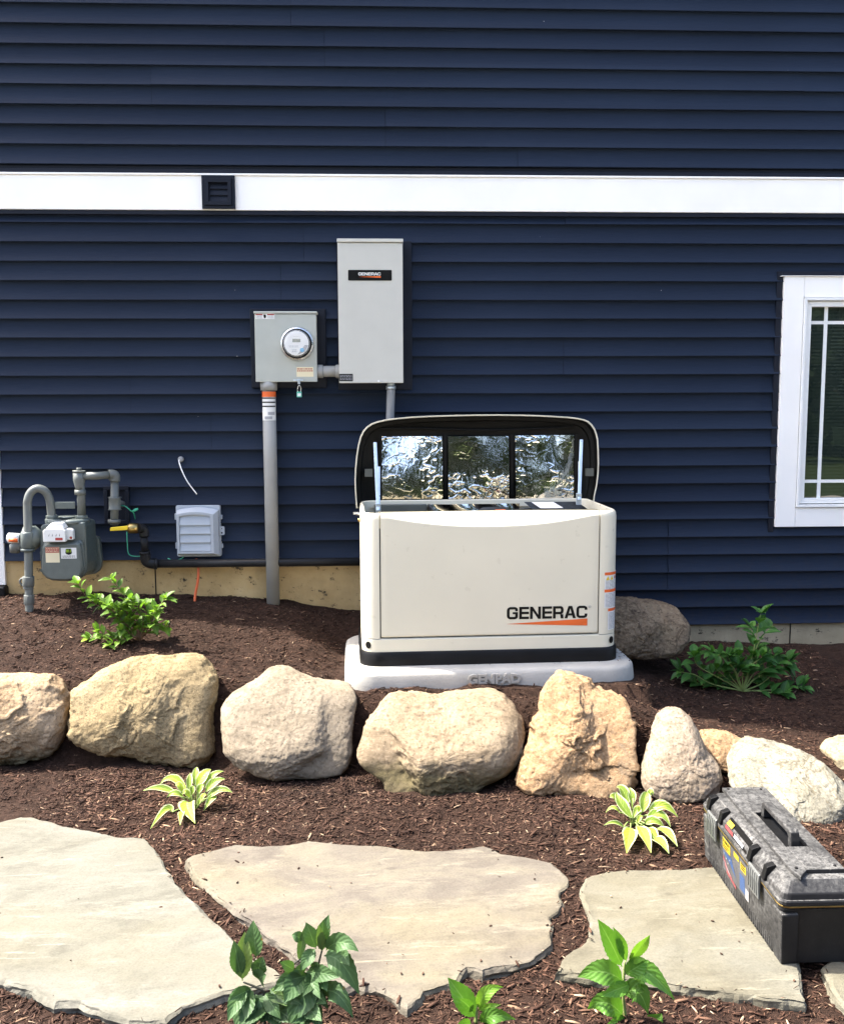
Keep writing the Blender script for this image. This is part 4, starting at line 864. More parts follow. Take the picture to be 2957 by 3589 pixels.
mb = MB(); mb.flat([(.568, .262), (.956, .247), (.956, .281)], yl); mb.build('swoosh', 'orange', panel)
mb = MB(); mb.tube([(.967+.005*math.cos(t*.7), yl, .337+.005*math.sin(t*.7)) for t in range(10)], .0012, 5); mb.build('registered_mark', 'label_grey', panel)
# warning labels wrapped round the right corner
def corner(s, z, off=.001):
    """s metres round from the front face at the right corner"""
    L = HX-RR-PX1*0; x0 = HX-RR
    if s < 0: return (GC[0]+x0+s, GC[1]+F0-off, z)
    a = min(s/RR, math.pi/2); e = max(0, s-RR*math.pi/2); return (GC[0]+x0+(RR+off)*math.sin(a), GC[1]+F0+RR-(RR+off)*math.cos(a)+e, z)
def cstrip(name, m, s0, s1, z0, z1, off, par):
    mb = MB(); mb.grid(np.array([[corner(s, z, off) for s in np.linspace(s0, s1, 12)] for z in (z0, z1)])); return mb.build(name, m, par)
wl_ = cstrip('warning_label', 'label_white', .006, .125, .330, .502, .001, gen)
w2 = cstrip('lower_label', 'label_white', .026, .125, .222, .3295, .001, gen)
for za in (.486, .404, .312): cstrip('orange_bar', 'orange', .006 if za > .33 else .026, .124, za, za+.014, .0018, wl_ if za > .33 else w2)
for k in range(2):
    mb = MB(); s = .022+.024*k; mb.add([corner(s-.010, .463, .002), corner(s+.010, .463, .002), corner(s, .483, .002)], [(0, 1, 2)]); mb.each('hazard_triangle', 'yellow', wl_)
mb = MB(); mb.add([corner(.072+.008*math.cos(t*.6), .473+.009*math.sin(t*.6), .002) for t in range(10)], [tuple(range(10))]); mb.build('red_symbol', 'label_red', wl_)
rr_ = random.Random(5)
mb = MB(); mb2 = MB()
for z in np.arange(.228, .458, .0062):
    if .308 < z < .33 or .398 < z < .42: continue
    s = .011 if z > .33 else .031
    while s < .120:
        e = min(.122, s+rr_.uniform(.008, .03)); (mb if z > .33 else mb2).grid(np.array([[corner(q, zz, .0017) for q in np.linspace(s, e, 3)] for zz in (z, z+.0026)])); s = e+.003
mb.build('label_print', 'label_grey', wl_); mb2.build('label_print', 'label_grey', w2)
for sx in (-1, 1):
    c = corner(.050, .172, .0012); d = np.array([math.sin(.050/RR), -math.cos(.050/RR), 0]); u = np.array([math.cos(.050/RR), math.sin(.050/RR), 0]); v = []
    for k in range(20):
        q = np.array(c)+u*.016*math.cos(k*math.pi/10)+np.array([0, 0, .017])*math.sin(k*math.pi/10)
        v.append((GC[0]+sx*(q[0]-GC[0]), q[1], q[2]))
    mb = MB(); mb.add(v, [tuple(range(20))[::sx]]); mb.build('lifting_hole', 'black_plastic', gen)
# inside: a dark floor, divider, foil lined box, airbox and control panel
mb = MB(); mb.box(GC[0]-.56, GC[0]+.56, GC[1]-.27, GC[1]+.285, .45, .47); mb.build('inner_floor', 'lid_inside', gen)
lx = lambda x: GC[0]+x; ly = lambda y: GC[1]+y
mb = MB(); mb.box(lx(-.53), lx(-.255), ly(.255), ly(.285), .48, .775); mb.build('back_panel', 'panel_grey', gen, bevel=.004)
mb = MB(); mb.box(lx(-.250), lx(-.238), ly(-.24), ly(.28), .48, .772); mb.build('divider', 'black_plastic', gen)
P = np.array([[(lx(x), ly(.262)+.006*math.sin(x*31+z*60), z) for x in np.linspace(-.235, .23, 40)] for z in np.linspace(.55, .772, 14)])
mb = MB(); mb.grid(P); mb.build('foil_wall', 'foil', gen)
mb = MB(); mb.loft([[(lx(x), ly(y), z) for x, y, z in q] for q in ([(-.02, -.12, .60), (.20, -.12, .60), (.20, .22, .60), (-.02, .22, .60)], [(.0, -.10, .735), (.16, -.10, .735), (.19, .20, .735), (-.02, .20, .735)], [(.03, -.07, .768), (.12, -.07, .768), (.14, .16, .768), (.02, .16, .768)])], smooth=False)
mb.tube([(lx(.16), ly(.06), .73), (lx(.27), ly(.06), .735)], .035, 14); ab = mb.build('air_box', 'black_plastic', gen, bevel=.010)
mb = MB(); mb.box(lx(.060), lx(.110), ly(-.05), ly(.0), .7695, .7715); mb.build('air_box_label', 'orange', ab)
mb = MB(); mb.add([(lx(.245), ly(-.20), .760), (lx(.520), ly(-.22), .760), (lx(.520), ly(.20), .785), (lx(.245), ly(.22), .785)], [(0, 1, 2, 3)]); mb.box(lx(.245), lx(.52), ly(-.2), ly(.2), .60, .755); cp = mb.build('control_panel', 'lid_inside', gen)
mb = MB(); mb.add([(lx(.285), ly(-.02), .7765), (lx(.40), ly(-.02), .7765), (lx(.39), ly(.17), .788), (lx(.275), ly(.17), .788)], [(0, 1, 2, 3)]); mb.build('control_sheet', 'label_white', cp)
mb = MB(); mb.add([(lx(.31), ly(-.17), .7665), (lx(.47), ly(-.17), .7665), (lx(.47), ly(-.06), .7735), (lx(.31), ly(-.06), .7735)], [(0, 1, 2, 3)]); mb.build('control_plate', 'steel', cp)
# key latch on the left side
mb = MB(); q = at(733, 1056, Y=-.80); mb.tube([(lx(-HX)-.002, -.80, .775), (lx(-HX)-.022, -.80, .775)], .007, 10); mb.box(lx(-HX)-.034, lx(-HX)-.010, -.806, -.794, .772, .782); mb.build('side_latch', 'steel', gen); 
mb = MB(); mb.tube([(lx(-HX)-.001, -.78, .742), (lx(-HX)-.012, -.78, .742)], .009, 10); mb.build('side_lock', 'brass', gen)

# lid, leaning back on its hinge
LY = -.372                      # plane of the open rim
lidz = [(75, 575), (71, 520), (69, 450), (72, 380), (80, 300), (90, 240), (103, 190), (120, 155), (142, 130), (170, 111), (200, 100), (250, 88), (300, 80), (400, 71), (500, 65), (650, 60), (800, 57), (950, 56), (1100, 58), (1200, 61), (1300, 66), (1380, 71), (1440, 78), (1475, 86), (1500, 96), (1522, 115), (1540, 140), (1552, 170), (1560, 205), (1564, 270), (1565, 350), (1562, 420), (1553, 490), (1538, 555)]
LO = [(lambda a: (float(a[0]), float(a[2])))(at(704.5+x*.338, 833.6+y*.338, Y=LY)) for x, y in lidz]
zb_ = .755
LO = [(LO[0][0]+.003, zb_)]+LO+[(LO[-1][0]-.004, zb_)]
lc = np.array([(LO[0][0]+LO[-1][0])/2, .95])
def lring(dx, y, dz=None):
    """outline pulled in by dx metres"""
    dz = dx if dz is None else dz; xs_ = [p[0] for p in LO]; hw = (max(xs_)-min(xs_))/2; zt_ = max(p[1] for p in LO); o = []
    for p in LO: o.append((lc[0]+(p[0]-lc[0])*(hw-dx)/hw, y, zb_+(p[1]-zb_)*(zt_-zb_-dz)/(zt_-zb_)))
    return o
LEAN = R(1.5)
def lean(ps):
    c, s_ = math.cos(LEAN), math.sin(LEAN); return [(p[0], LY+(p[1]-LY)*c+(p[2]-.78)*s_, .78+(p[2]-.78)*c-(p[1]-LY)*s_) for p in ps]
mb = MB(); mb.loft([lean(lring(.0075, LY+.002)), lean(lring(.0065, LY-.002)), lean(lring(.002, LY-.003)), lean(lring(0, LY+.002)), lean(lring(.001, LY+.05)), lean(lring(.012, LY+.085)), lean(lring(.035, LY+.105)), lean(lring(.09, LY+.115))], cap0=False, cap1=True); lid = mb.build('lid', 'bisque', gen, sharp=50)
mb = MB(); mb.loft([lean(lring(.0077, LY+.003)), lean(lring(.014, LY+.045)), lean(lring(.030, LY+.050)), lean(lring(.034, LY+.066)), lean(lring(.06, LY+.08)), lean(lring(.10, LY+.086))][::-1], cap0=True, cap1=False); mb.build('lid_lining', 'lid_inside', lid, sharp=30)
# stiffening rib across the lining
mb = MB(); rb = bez([at(740, 905, Y=LY+.06), at(765, 884, Y=LY+.06), at(830, 880, Y=LY+.07), at(1000, 884, Y=LY+.07), at(1150, 879, Y=LY+.07), at(1205, 872, Y=LY+.06), at(1222, 888, Y=LY+.055)], 6); mb.tube(lean([(p[0], LY+.066, p[2]) for p in rb]), .006, 8); mb.build('lid_rib', 'lid_inside', lid)
def foilp(a, b, c, d, seed):
    n1, n2 = 130, 120; y = LY+.036; p0 = at(a, d, Y=y); p1 = at(b, c, Y=y); U = np.linspace(p0[0], p1[0], n1); Z = np.linspace(p0[2], p1[2], n2)
    UU, ZZ = np.meshgrid(U, Z); q = np.stack([UU.ravel(), ZZ.ravel()*.8, np.full(UU.size, seed*3.1)], 1)
    wv = fbm(q+fbm(q, 6, 2)[:, None]*.05, 13, 4, .6); rid = 1-np.abs(wv)*2.0
    qq = np.stack([UU.ravel()*.35+ZZ.ravel()*1.2, ZZ.ravel()*.5-UU.ravel()*.6, np.full(UU.size, seed*7.7)], 1); rid2 = np.clip(1-np.abs(fbm(qq, 26, 2))*3.4, 0, 1)**2.2+.6*np.clip(1-np.abs(fbm(q*[1.6, .5, 1]+5, 30, 2))*3.4, 0, 1)**2.2
    msk = sstep(-.25, .25, fbm(q+4, 6, 2)); vv = np.clip((ZZ.ravel()-Z[0])/(Z[-1]-Z[0]), 0, 1); dep = .0007*rid*msk+.0026*rid2*(.15+.85*msk)+.013*fbm(q, 3.0, 2)-.018*vv*vv; uu = (UU.ravel()-U[0])/(U[-1]-U[0]); pu, pw, pa = {1: (.22, .30, .024), 2: (.5, .2, .0), 3: (.62, .20, .022)}[seed]; dep = dep-pa*sstep(.32, 1.05, vv)*np.exp(-((uu-pu)/pw)**2)
    
    ps = np.array(lean([(u, y-.004-dd*1.0, z) for u, dd, z in zip(UU.ravel(), dep, ZZ.ravel())])).reshape(n2, n1, 3)
    m = MB(); m.grid(ps); return m.build('foil_panel', 'foil', lid)
foilp(785, 909, 897, 1026, 1); foilp(921, 1047, 897, 1026, 2); foilp(1060, 1183, 895, 1026, 3)
# straps between the foil, struts, brackets
mb = MB()
for px in (783, 915, 1053, 1186):
    a = at(px-2.5, 893, Y=LY+.05); b = at(px+2.5, 1020, Y=LY+.05); vs_ = lean([(a[0], LY+.046, b[2]), (b[0], LY+.046, b[2]), (b[0], LY+.046, a[2]), (a[0], LY+.046, a[2])]); mb.add(vs_, [(0, 1, 2, 3)])
mb.each('retaining_strip', 'lid_inside', lid)
for sx, (p, q, p2) in enumerate((((771, 910, -.395), (775, 1050, -.56), (779, 960, -.41)), ((1197, 905, -.395), (1190, 1030, -.56), (1193, 950, -.41)))):
    mb = MB(); a = np.array(at(p[0], p[1], Y=p[2])); b = np.array(at(q[0], q[1], Y=q[2])); c = np.array(at(p2[0], p2[1], Y=p2[2])); w = np.array([.0085, 0, 0])
    def bar(a, b, w, th=.004):
        n = np.cross(b-a, w); n = n/np.linalg.norm(n)*th; mb.add([a-w, a+w, b+w, b-w, a-w+n, a+w+n, b+w+n, b-w+n], [(0,3,2,1),(4,5,6,7),(0,1,5,4),(1,2,6,5),(2,3,7,6),(3,0,4,7)])
    bar(a, b, w); bar(c, b+[.004, .012, -.02], w*.7); mb.build('lid_strut', 'zinc', gen, bevel=.0015)
    mb = MB(); mb.box(b[0]-.012, b[0]+.014, b[1]+.005, b[1]+.02, b[2]-.04, b[2]+.035); mb.build('strut_bracket', 'zinc', gen, bevel=.002)
mb = MB()
for px in (757, 1214):
    a = at(px, 972, Y=LY+.03); mb.add(lean([(a[0]+x, LY+.02+y, a[2]+z) for x in (-.02, .02) for y in (0, .03) for z in (-.02, .02)]), [(0,1,3,2),(4,6,7,5),(0,4,5,1),(2,3,7,6),(0,2,6,4),(1,5,7,3)])
mb.each('lid_bumper', 'panel_grey', lid)

lid.location.x += .014
for o_ in gen.children:
    if o_.name.startswith('lid_strut') or o_.name.startswith('strut_bracket'): o_.location.x += .010
# ------------------------------------------------------------------ boulders
FOOT = []
def boulder(label, px, yt, ybt, df, db, mat, seed, facets=(), nfac=5, rough=.010, ledge=.012, exy=.80, sc=1.0, lift=0.0, base=-.30):
    ty, by = min(p[1] for p in px), max(p[1] for p in px); P3 = np.array([at(x, y, Y=yt+(ybt-yt)*((y-ty)/(by-ty))**.8) for x, y in px]); P = P3[:, [0, 2]]; pf = np.polyfit(P3[:, 2], P3[:, 1], 2)
    # resample the outline evenly by angle about its centre
    zc_ = (P[:, 1].min()+P[:, 1].max())/2; yc = float(np.polyval(pf, zc_)); c = np.array([(P[:, 0].min()+P[:, 0].max())/2, (P[:, 1].min()+P[:, 1].max())/2]); n = 260; phi = np.linspace(-math.pi, math.pi, n, endpoint=False)
    Rr = np.zeros(n); Q = np.vstack([P, P[:1]])
    for i, f in enumerate(phi):
        d = np.array([math.cos(f), math.sin(f)]); best = 0
        for k in range(len(P)):
            a = Q[k]-c; e = Q[k+1]-Q[k]; den = d[0]*e[1]-d[1]*e[0]
            if abs(den) < 1e-12: continue
            t_ = (a[0]*e[1]-a[1]*e[0])/den; s_ = (a[0]*d[1]-a[1]*d[0])/den
            if -1e-9 <= s_ <= 1+1e-9 and t_ > best: best = t_
        Rr[i] = best
    for _ in range(2): Rr = (np.roll(Rr, 1)+2*Rr+np.roll(Rr, -1))/4
    m = 130; th = np.linspace(0, math.pi, m); rs_ = np.abs(np.sin(th))**exy
    yy = -np.sign(np.cos(th))*np.abs(np.cos(th))**.9; yy = np.where(yy < 0, yy*df, yy*db)
    X = c[0]+rs_[:, None]*(Rr*np.cos(phi))[None]; Z = c[1]+rs_[:, None]*(Rr*np.sin(phi))[None]; Y = np.repeat((yc+yy)[:, None], n, 1); zlo, zhi = P[:, 1].min(), P[:, 1].max(); shear = lambda Z_: np.polyval(pf, np.clip(Z_, zlo, zhi))-yc
    V = np.stack([X.ravel(), Y.ravel(), Z.ravel()], 1); C = np.array([c[0], yc, c[1]])
    S = np.array([np.mean(Rr), (df+db)/2, np.mean(Rr)]); rng = np.random.RandomState(seed)
    U = (V-C)/S; fl = list(facets)
    for k in range(nfac):
        a = rng.uniform(-2.6, 2.6); e = rng.uniform(-.9, .7); nv = np.array([math.sin(a)*.55*math.cos(e), -abs(math.cos(a))*math.cos(e), math.sin(e)]); fl.append((*nv, rng.uniform(.74, .90)))
    for fx, fy, fz, d in fl:
        nv = np.array([fx, fy, fz]); nv /= np.linalg.norm(nv); ex = U@nv-d+fbm(V+seed, 9, 3)*.02; U -= np.outer(np.logaddexp(0, ex*16)/16*.95, nv)
    Vo = V; V = C+U*S; O = V-C; O /= np.linalg.norm(O, axis=1)[:, None]+1e-9; wk = sstep(.02, .46, np.abs(O[:, 1]))[:, None]; V = Vo*(1-wk)+V*wk
    O = V-C; O /= np.linalg.norm(O, axis=1)[:, None]+1e-9; q = V+seed*11.3
    side = np.abs(O[:, 1])
    d = rough*1.3*fbm(q, 4, 2)+rough*.28*fbm(q, 18, 4, .6)+.0020*fbm(q, 70, 3, .6)
    l = fbm(q*[1, 1, 1.7]+3, 4.2, 4, .55); d -= ledge*sstep(.10, .16, l)+ledge*.7*sstep(-.12, -.17, l)+ledge*.6*sstep(.36, .40, l)
    cr = np.abs(fbm(q*[1, 1, .8]+9, 3.4, 4, .55)); d -= ledge*.55*np.exp(-(cr/.016)**2)*sstep(.12, .25, fbm(q+2, 2, 2))
    V = V+O*(d*sc)[:, None]; V[:, 1] += shear(V[:, 2])
    V = V.reshape(m, n, 3); zmin = base; org = np.array([c[0], yc, zmin])
    me = bpy.data.meshes.new('boulder'); VV = np.vstack([V[0].mean(0)[None], V[1:-1].reshape(-1, 3), V[-1].mean(0)[None]])
    fs = []; mm = m-2
    for k in range(n): fs.append((0, 1+(k+1) % n, 1+k))
    for i in range(mm-1):
        for k in range(n):
            a = 1+i*n+k; b = 1+i*n+(k+1) % n; fs.append((a, b, b+n, a+n))
    e0 = 1+(mm-1)*n
    for k in range(n): fs.append((e0+k, e0+(k+1) % n, len(VV)-1))
    me.from_pydata([tuple(v) for v in (VV-org)], [], fs); me.polygons.foreach_set('use_smooth', np.ones(len(fs), bool)); me.materials.append(MATS[mat]); me.update()
    ob = bpy.data.objects.new('boulder', me); COL.objects.link(ob); ob.location = org
    tag(ob, label, 'boulder', 'boulders edging the raised mulch bed')
    FOOT.append((c[0], float(np.polyval(pf, zlo)*.5+yc*.5), (P[:, 0].max()-P[:, 0].min())/2, df, db)); return ob
zz = lambda L, ax, bx, ay, by: [(ax+x*bx, ay+y*by) for x, y in L]
b1 = [(-70, 1400), (-30, 1392), (0, 1389), (60, 1388), (100, 1393), (125, 1415), (138, 1440), (140, 1490), (128, 1525), (110, 1548), (75, 1562), (40, 1572), (0, 1576), (-70, 1575), (-110, 1500)]
b2 = zz([(530, 465), (560, 420), (650, 360), (770, 290), (900, 240), (1000, 200), (1200, 170), (1400, 150), (1490, 138), (1560, 170), (1620, 260), (1660, 350), (1655, 430), (1640, 500), (1625, 560), (1620, 700), (1625, 780), (1645, 890), (1630, 950), (1560, 1005), (1450, 1005), (1330, 1000), (1200, 995), (1120, 975), (1050, 950), (950, 930), (800, 895), (700, 885), (600, 845), (520, 795), (490, 740), (515, 650), (540, 560)], 0, .2705, 1303, .2705)
b3 = zz([(160, 430), (180, 390), (220, 340), (330, 280), (440, 220), (520, 150), (590, 130), (650, 140), (720, 180), (800, 210), (880, 245), (980, 260), (1090, 265), (1160, 285), (1200, 350), (1190, 420), (1175, 520), (1165, 640), (1160, 760), (1120, 880), (1060, 940), (960, 965), (880, 970), (780, 975), (700, 980), (600, 990), (520, 980), (420, 955), (370, 920), (300, 905), (240, 850), (175, 770), (165, 680), (160, 560)], 411, .2705, 1338, .2705)
b4 = zz([(62, 530), (80, 490), (100, 440), (110, 380), (140, 330), (190, 280), (240, 225), (300, 210), (400, 215), (470, 220), (540, 232), (600, 215), (700, 195), (800, 185), (860, 190), (920, 220), (970, 265), (1000, 330), (1005, 420), (990, 510), (960, 580), (900, 650), (830, 680), (780, 700), (740, 755), (650, 805), (560, 812), (450, 808), (370, 800), (290, 800), (240, 745), (200, 690), (140, 640), (70, 580)], 704.5, .372, 1350, .372)
b5 = zz([(470, 310), (530, 250), (570, 190), (600, 150), (640, 142), (720, 155), (770, 165), (850, 215), (930, 235), (1000, 265), (1040, 290), (1130, 305), (1220, 340), (1310, 345), (1340, 400), (1400, 480), (1410, 560), (1435, 680), (1415, 900), (1410, 1050), (1390, 1200), (1350, 1330), (1200, 1420), (1050, 1470), (950, 1490), (800, 1475), (650, 1485), (480, 1460), (380, 1420), (250, 1420), (180, 1330), (160, 1300), (210, 1100), (240, 1000), (290, 900), (310, 790), (310, 680), (400, 590), (400, 470), (440, 390)], 1027.3, .2029, 1350, .2029)
b6 = [(1322, 1600), (1330, 1560), (1345, 1510), (1358, 1470), (1375, 1457), (1400, 1458), (1420, 1475), (1440, 1510), (1455, 1545), (1480, 1575), (1487, 1602), (1475, 1640), (1455, 1662), (1400, 1660), (1350, 1648), (1325, 1625)]
b7 = [(1497, 1575), (1510, 1545), (1535, 1524), (1580, 1528), (1640, 1545), (1690, 1568), (1720, 1595), (1750, 1625), (1785, 1660), (1775, 1700), (1720, 1712), (1660, 1705), (1600, 1690), (1540, 1665), (1505, 1630)]
b8 = [(1702, 1555), (1715, 1537), (1740, 1525), (1790, 1522), (1840, 1550), (1850, 1610), (1800, 1640), (1750, 1625), (1720, 1590)]
b9 = zz([(-160, 300), (0, 240), (200, 230), (330, 235), (450, 245), (540, 260), (610, 290), (650, 330), (690, 385), (707, 430), (690, 500), (660, 580), (600, 615), (500, 625), (400, 625), (250, 620), (0, 600), (-160, 500)], 1203, .3067, 1162, .3067)
boulder('rounded tan boulder cut by the left edge with a grey lower half', b1, -1.10, -1.20, .15, .22, 'rock_pinkish', 3, [(.1, -1, .75, .80), (.2, -1, -.5, .82)], 3, .008, .008)
boulder('wide speckled tan boulder sloping down to its left side', b2, -1.04, -1.24, .17, .24, 'rock_granite', 8, [(-.35, -.9, .62, .66), (-.12, -1, -.25, .70), (.75, -.75, .10, .72), (.25, -.9, .5, .78)], 2, .008, .009)
boulder('pale pinkish cream boulder with a broad flat face', b3, -1.13, -1.44, .14, .24, 'rock_cream', 15, [(-.08, -1, .38, .60), (.9, -.6, .2, .80), (.3, -.8, -.8, .80)], 1, .006, .0025)
boulder('broad buff boulder with a saddle dip on top and a mossy underside', b4, -1.28, -1.58, .20, .26, 'rock_buff', 22, [(-.1, -.85, .75, .68), (.05, -.8, -.60, .66), (-.8, -.5, -.5, .70)], 1, .007, .006)
boulder('tall rusty orange boulder with sharp broken facets and a peaked top', b5, -1.30, -1.66, .16, .24, 'rock_rust', 31, [(-.75, -.60, .55, .60), (.80, -.62, .02, .50), (.15, -.8, -.55, .58), (-.25, -1, -.15, .62), (.35, -.9, -.6, .70), (.2, -.7, .8, .72)], 4, .010, .014)
boulder('small upright cream boulder narrowing to a rounded top', b6, -1.50, -1.74, .11, .18, 'rock_blush', 44, [(-.2, -1, .3, .75), (.8, -.8, .2, .8)], 2, .005, .0035)
boulder('chalky white boulder behind the tool box', b7, -1.60, -1.95, .13, .20, 'rock_chalk', 51, [(-.6, -.75, .55, .78), (.2, -.8, .7, .74), (.1, -1, -.3, .8)], 2, .007, .006)
boulder('straw coloured boulder cut by the right edge', b8, -1.50, -1.62, .14, .20, 'rock_straw', 63, [], 3, .006, .006)
boulder('brown round ended boulder lying in the shade behind the generator', b9, -.46, -.58, .17, .20, 'rock_brown', 71, [(.55, -.9, -.45, .74), (.3, -.85, .5, .82)], 3, .008, .008, base=-.1)

b10 = [(1432, 1522), (1448, 1506), (1475, 1500), (1505, 1506), (1540, 1520), (1556, 1536), (1545, 1575), (1495, 1592), (1445, 1575)]
boulder('low rusty tan stone half buried behind the small upright boulder', b10, -1.42, -1.56, .06, .14, 'rock_rust', 83, [], 2, .006, .006, base=-.3)
# ------------------------------------------------------------------ flagstones
from mathutils.geometry import delaunay_2d_cdt
def inpoly(x, y, P):
    r = np.zeros(len(x), bool); n = len(P)
    for i in range(n):
        x1, y1 = P[i]; x2, y2 = P[(i+1) % n]
        if y1 == y2: continue
        c = ((y1 > y) != (y2 > y)) & (x < (x2-x1)*(y-y1)/(y2-y1)+x1); r ^= c
    return r
rgf = np.random.RandomState(4)
ZF = -.262; POLY = []
def jag(P, step=.012, amp=.006, seed=0):
    out = []; rg = random.Random(seed)
    for i in range(len(P)):
        a, b = np.array(P[i]), np.array(P[(i+1) % len(P)]); L = np.linalg.norm(b-a); k = max(1, int(L/step)); nrm = np.array([-(b-a)[1], (b-a)[0]])/(L+1e-9)
        for t in range(k):
            p = a+(b-a)*t/k; w = vnoise(np.array([[p[0]*22, p[1]*22, seed*3.3]]))[0]*.75+vnoise(np.array([[p[0]*75, p[1]*75, seed*1.3]]))[0]*.45; out.append(p+nrm*amp*w)
    return out
def flagstone(label, px, mat, seed, thick=.05, chips=()):
    P = [at(x, y, z=ZF)[:2] for x, y in px]; P = jag(P, seed=seed)
    ar = sum(P[i][0]*P[(i+1) % len(P)][1]-P[(i+1) % len(P)][0]*P[i][1] for i in range(len(P)))
    if ar < 0: P = P[::-1]
    POLY.append(np.array(P)); c = np.mean(P, 0)
    def ringat(k, z, jit, sd):
        n = len(P); o = []
        for i in range(n):
            d = np.array(P[(i+1) % n])-np.array(P[i-1]); nn = np.array([-d[1], d[0]])/(np.linalg.norm(d)+1e-9); w = vnoise(np.array([[P[i][0]*13, P[i][1]*13, sd]]))[0]+.35*vnoise(np.array([[P[i][0]*45, P[i][1]*45, sd]]))[0]
            q = np.array(P[i])+nn*(k+jit*w); o.append((q[0], q[1], z))
        return o
    top = ringat(.011, ZF-.0008, .005, seed)
    mb = MB(); rings = [ringat(-.004, ZF-thick, .006, seed), ringat(-.003, ZF-thick*.75, .006, seed+2), ringat(.001, ZF-thick*.5, .007, seed+5), ringat(.000, ZF-thick*.28, .006, seed+7), ringat(.004, ZF-.007, .004, seed+9), ringat(.008, ZF-.0026, .004, seed+11), top]
    mb.loft(rings, smooth=False, cap0=False, cap1=False)
    T2 = np.array([(a, b) for a, b, _ in top]); lo2, hi2 = T2.min(0), T2.max(0); gx_, gy_ = np.meshgrid(np.arange(lo2[0], hi2[0], .011), np.arange(lo2[1], hi2[1], .011)); gp = np.stack([gx_.ravel(), gy_.ravel()], 1)+rgf.uniform(-.003, .003, (gx_.size, 2))
    ins = inpoly(gp[:, 0], gp[:, 1], T2)
    for dx, dy in ((.007, 0), (-.007, 0), (0, .007), (0, -.007)): ins &= inpoly(gp[:, 0]+dx, gp[:, 1]+dy, T2)
    gp = gp[ins]; nb = len(top); allp = [Vector((a, b)) for a, b in T2]+[Vector((a, b)) for a, b in gp]
    vo_, _e, fo_, ov, *_r = delaunay_2d_cdt(allp, [(k, (k+1) % nb) for k in range(nb)], [], 1, 1e-6)
    P2 = np.array([(v[0], v[1]) for v in vo_]); q3 = np.stack([P2[:, 0]*math.cos(.25)+P2[:, 1]*math.sin(.25), (P2[:, 1]*math.cos(.25)-P2[:, 0]*math.sin(.25))*2.1, np.full(len(P2), seed*4.7)], 1)
    cl = fbm(q3, 2.6, 5, .55); zz_ = -.0022*sstep(.10, .13, cl)-.0018*sstep(-.18, -.21, cl)-.0016*sstep(.38, .40, cl)+.0012*fbm(q3, 12, 3); edge_ = np.array([any(i < nb for i in o_) for o_ in ov])
    mb.add([(a, b, ZF-.0008 if e else ZF+.0012+z_) for (a, b), z_, e in zip(P2, zz_, edge_)], [tuple(f) for f in fo_], 0, True)
    o = mb.build('flagstone', mat, loc=(c[0], c[1], ZF-thick)); tag(o, label, 'flagstone', 'flagstones of the stepping path'); return o
z4 = lambda L: [(x*.4396, 1643.8+y*.4396) for x, y in L]; z5 = lambda L: [(587+x*.372, 1702.5+y*.372) for x, y in L]
f1 = [(-260, 1700)]+z4([(0, 105), (50, 92), (100, 82), (160, 84), (235, 102), (330, 130), (450, 150), (500, 160), (560, 180), (620, 178), (680, 182), (720, 228), (760, 285), (790, 335), (830, 390), (900, 470), (1000, 560), (1100, 660), (1210, 745), (1290, 800), (1335, 828), (1300, 866), (1200, 885), (1100, 897), (1050, 910), (950, 945), (860, 975), (800, 1022), (780, 1042), (700, 1046), (600, 1040), (500, 1014), (455, 988), (370, 955), (250, 962), (150, 895), (60, 868), (0, 845)])+[(-260, 1960)]
f2 = z4([(860, 285), (900, 260), (1000, 235), (1100, 210), (1230, 220), (1330, 212), (1390, 205), (1440, 190), (1560, 205)])+z5([(240, 85), (420, 95), (520, 98), (620, 112), (720, 122), (800, 125), (950, 115), (1030, 108), (1090, 98), (1130, 106), (1200, 140), (1330, 160), (1480, 190), (1530, 235), (1575, 290), (1560, 325), (1520, 352), (1527, 385), (1538, 430), (1525, 460), (1468, 495), (1478, 530), (1482, 590), (1475, 650), (1440, 690), (1350, 748), (1230, 772), (1150, 780), (1090, 802), (1010, 780), (985, 815), (960, 852), (910, 872), (850, 885), (780, 910), (760, 945), (720, 975), (678, 996), (640, 980), (600, 950), (500, 895), (400, 870)])+z4([(1600, 905), (1390, 748), (1320, 690), (1250, 640), (1150, 560), (1050, 490), (1000, 440), (950, 400), (900, 335), (875, 305)])
f3 = [(1233, 1796), (1245, 1791), (1280, 1789), (1330, 1788), (1400, 1786), (1440, 1784), (1500, 1782), (1580, 1790), (1615, 1850), (1640, 1960), (1645, 1990), (1652, 2030), (1657, 2063), (1600, 2058), (1500, 2045), (1400, 2031), (1300, 2014), (1210, 2006), (1170, 2003), (1139, 2000), (1150, 1985), (1167, 1963), (1185, 1950), (1203, 1936), (1210, 1915), (1212, 1896), (1204, 1860), (1196, 1845), (1190, 1836), (1196, 1818), (1201, 1806)]
f4 = [(1686, 1990), (1700, 2012), (1712, 2040), (1740, 2070), (1780, 2085), (1900, 2085), (1900, 1960), (1720, 1962)]
flagstone('large pale grey flagstone filling the lower left corner', f1, 'flag_grey', 1)
flagstone('long pinkish beige flagstone in the middle of the path', f2, 'flag_pink', 2)
flagstone('buff flagstone half under the black tool box', f3, 'flag_buff', 3)
flagstone('small flagstone corner under the far side of the tool box at the right edge', f4, 'flag_buff', 4)

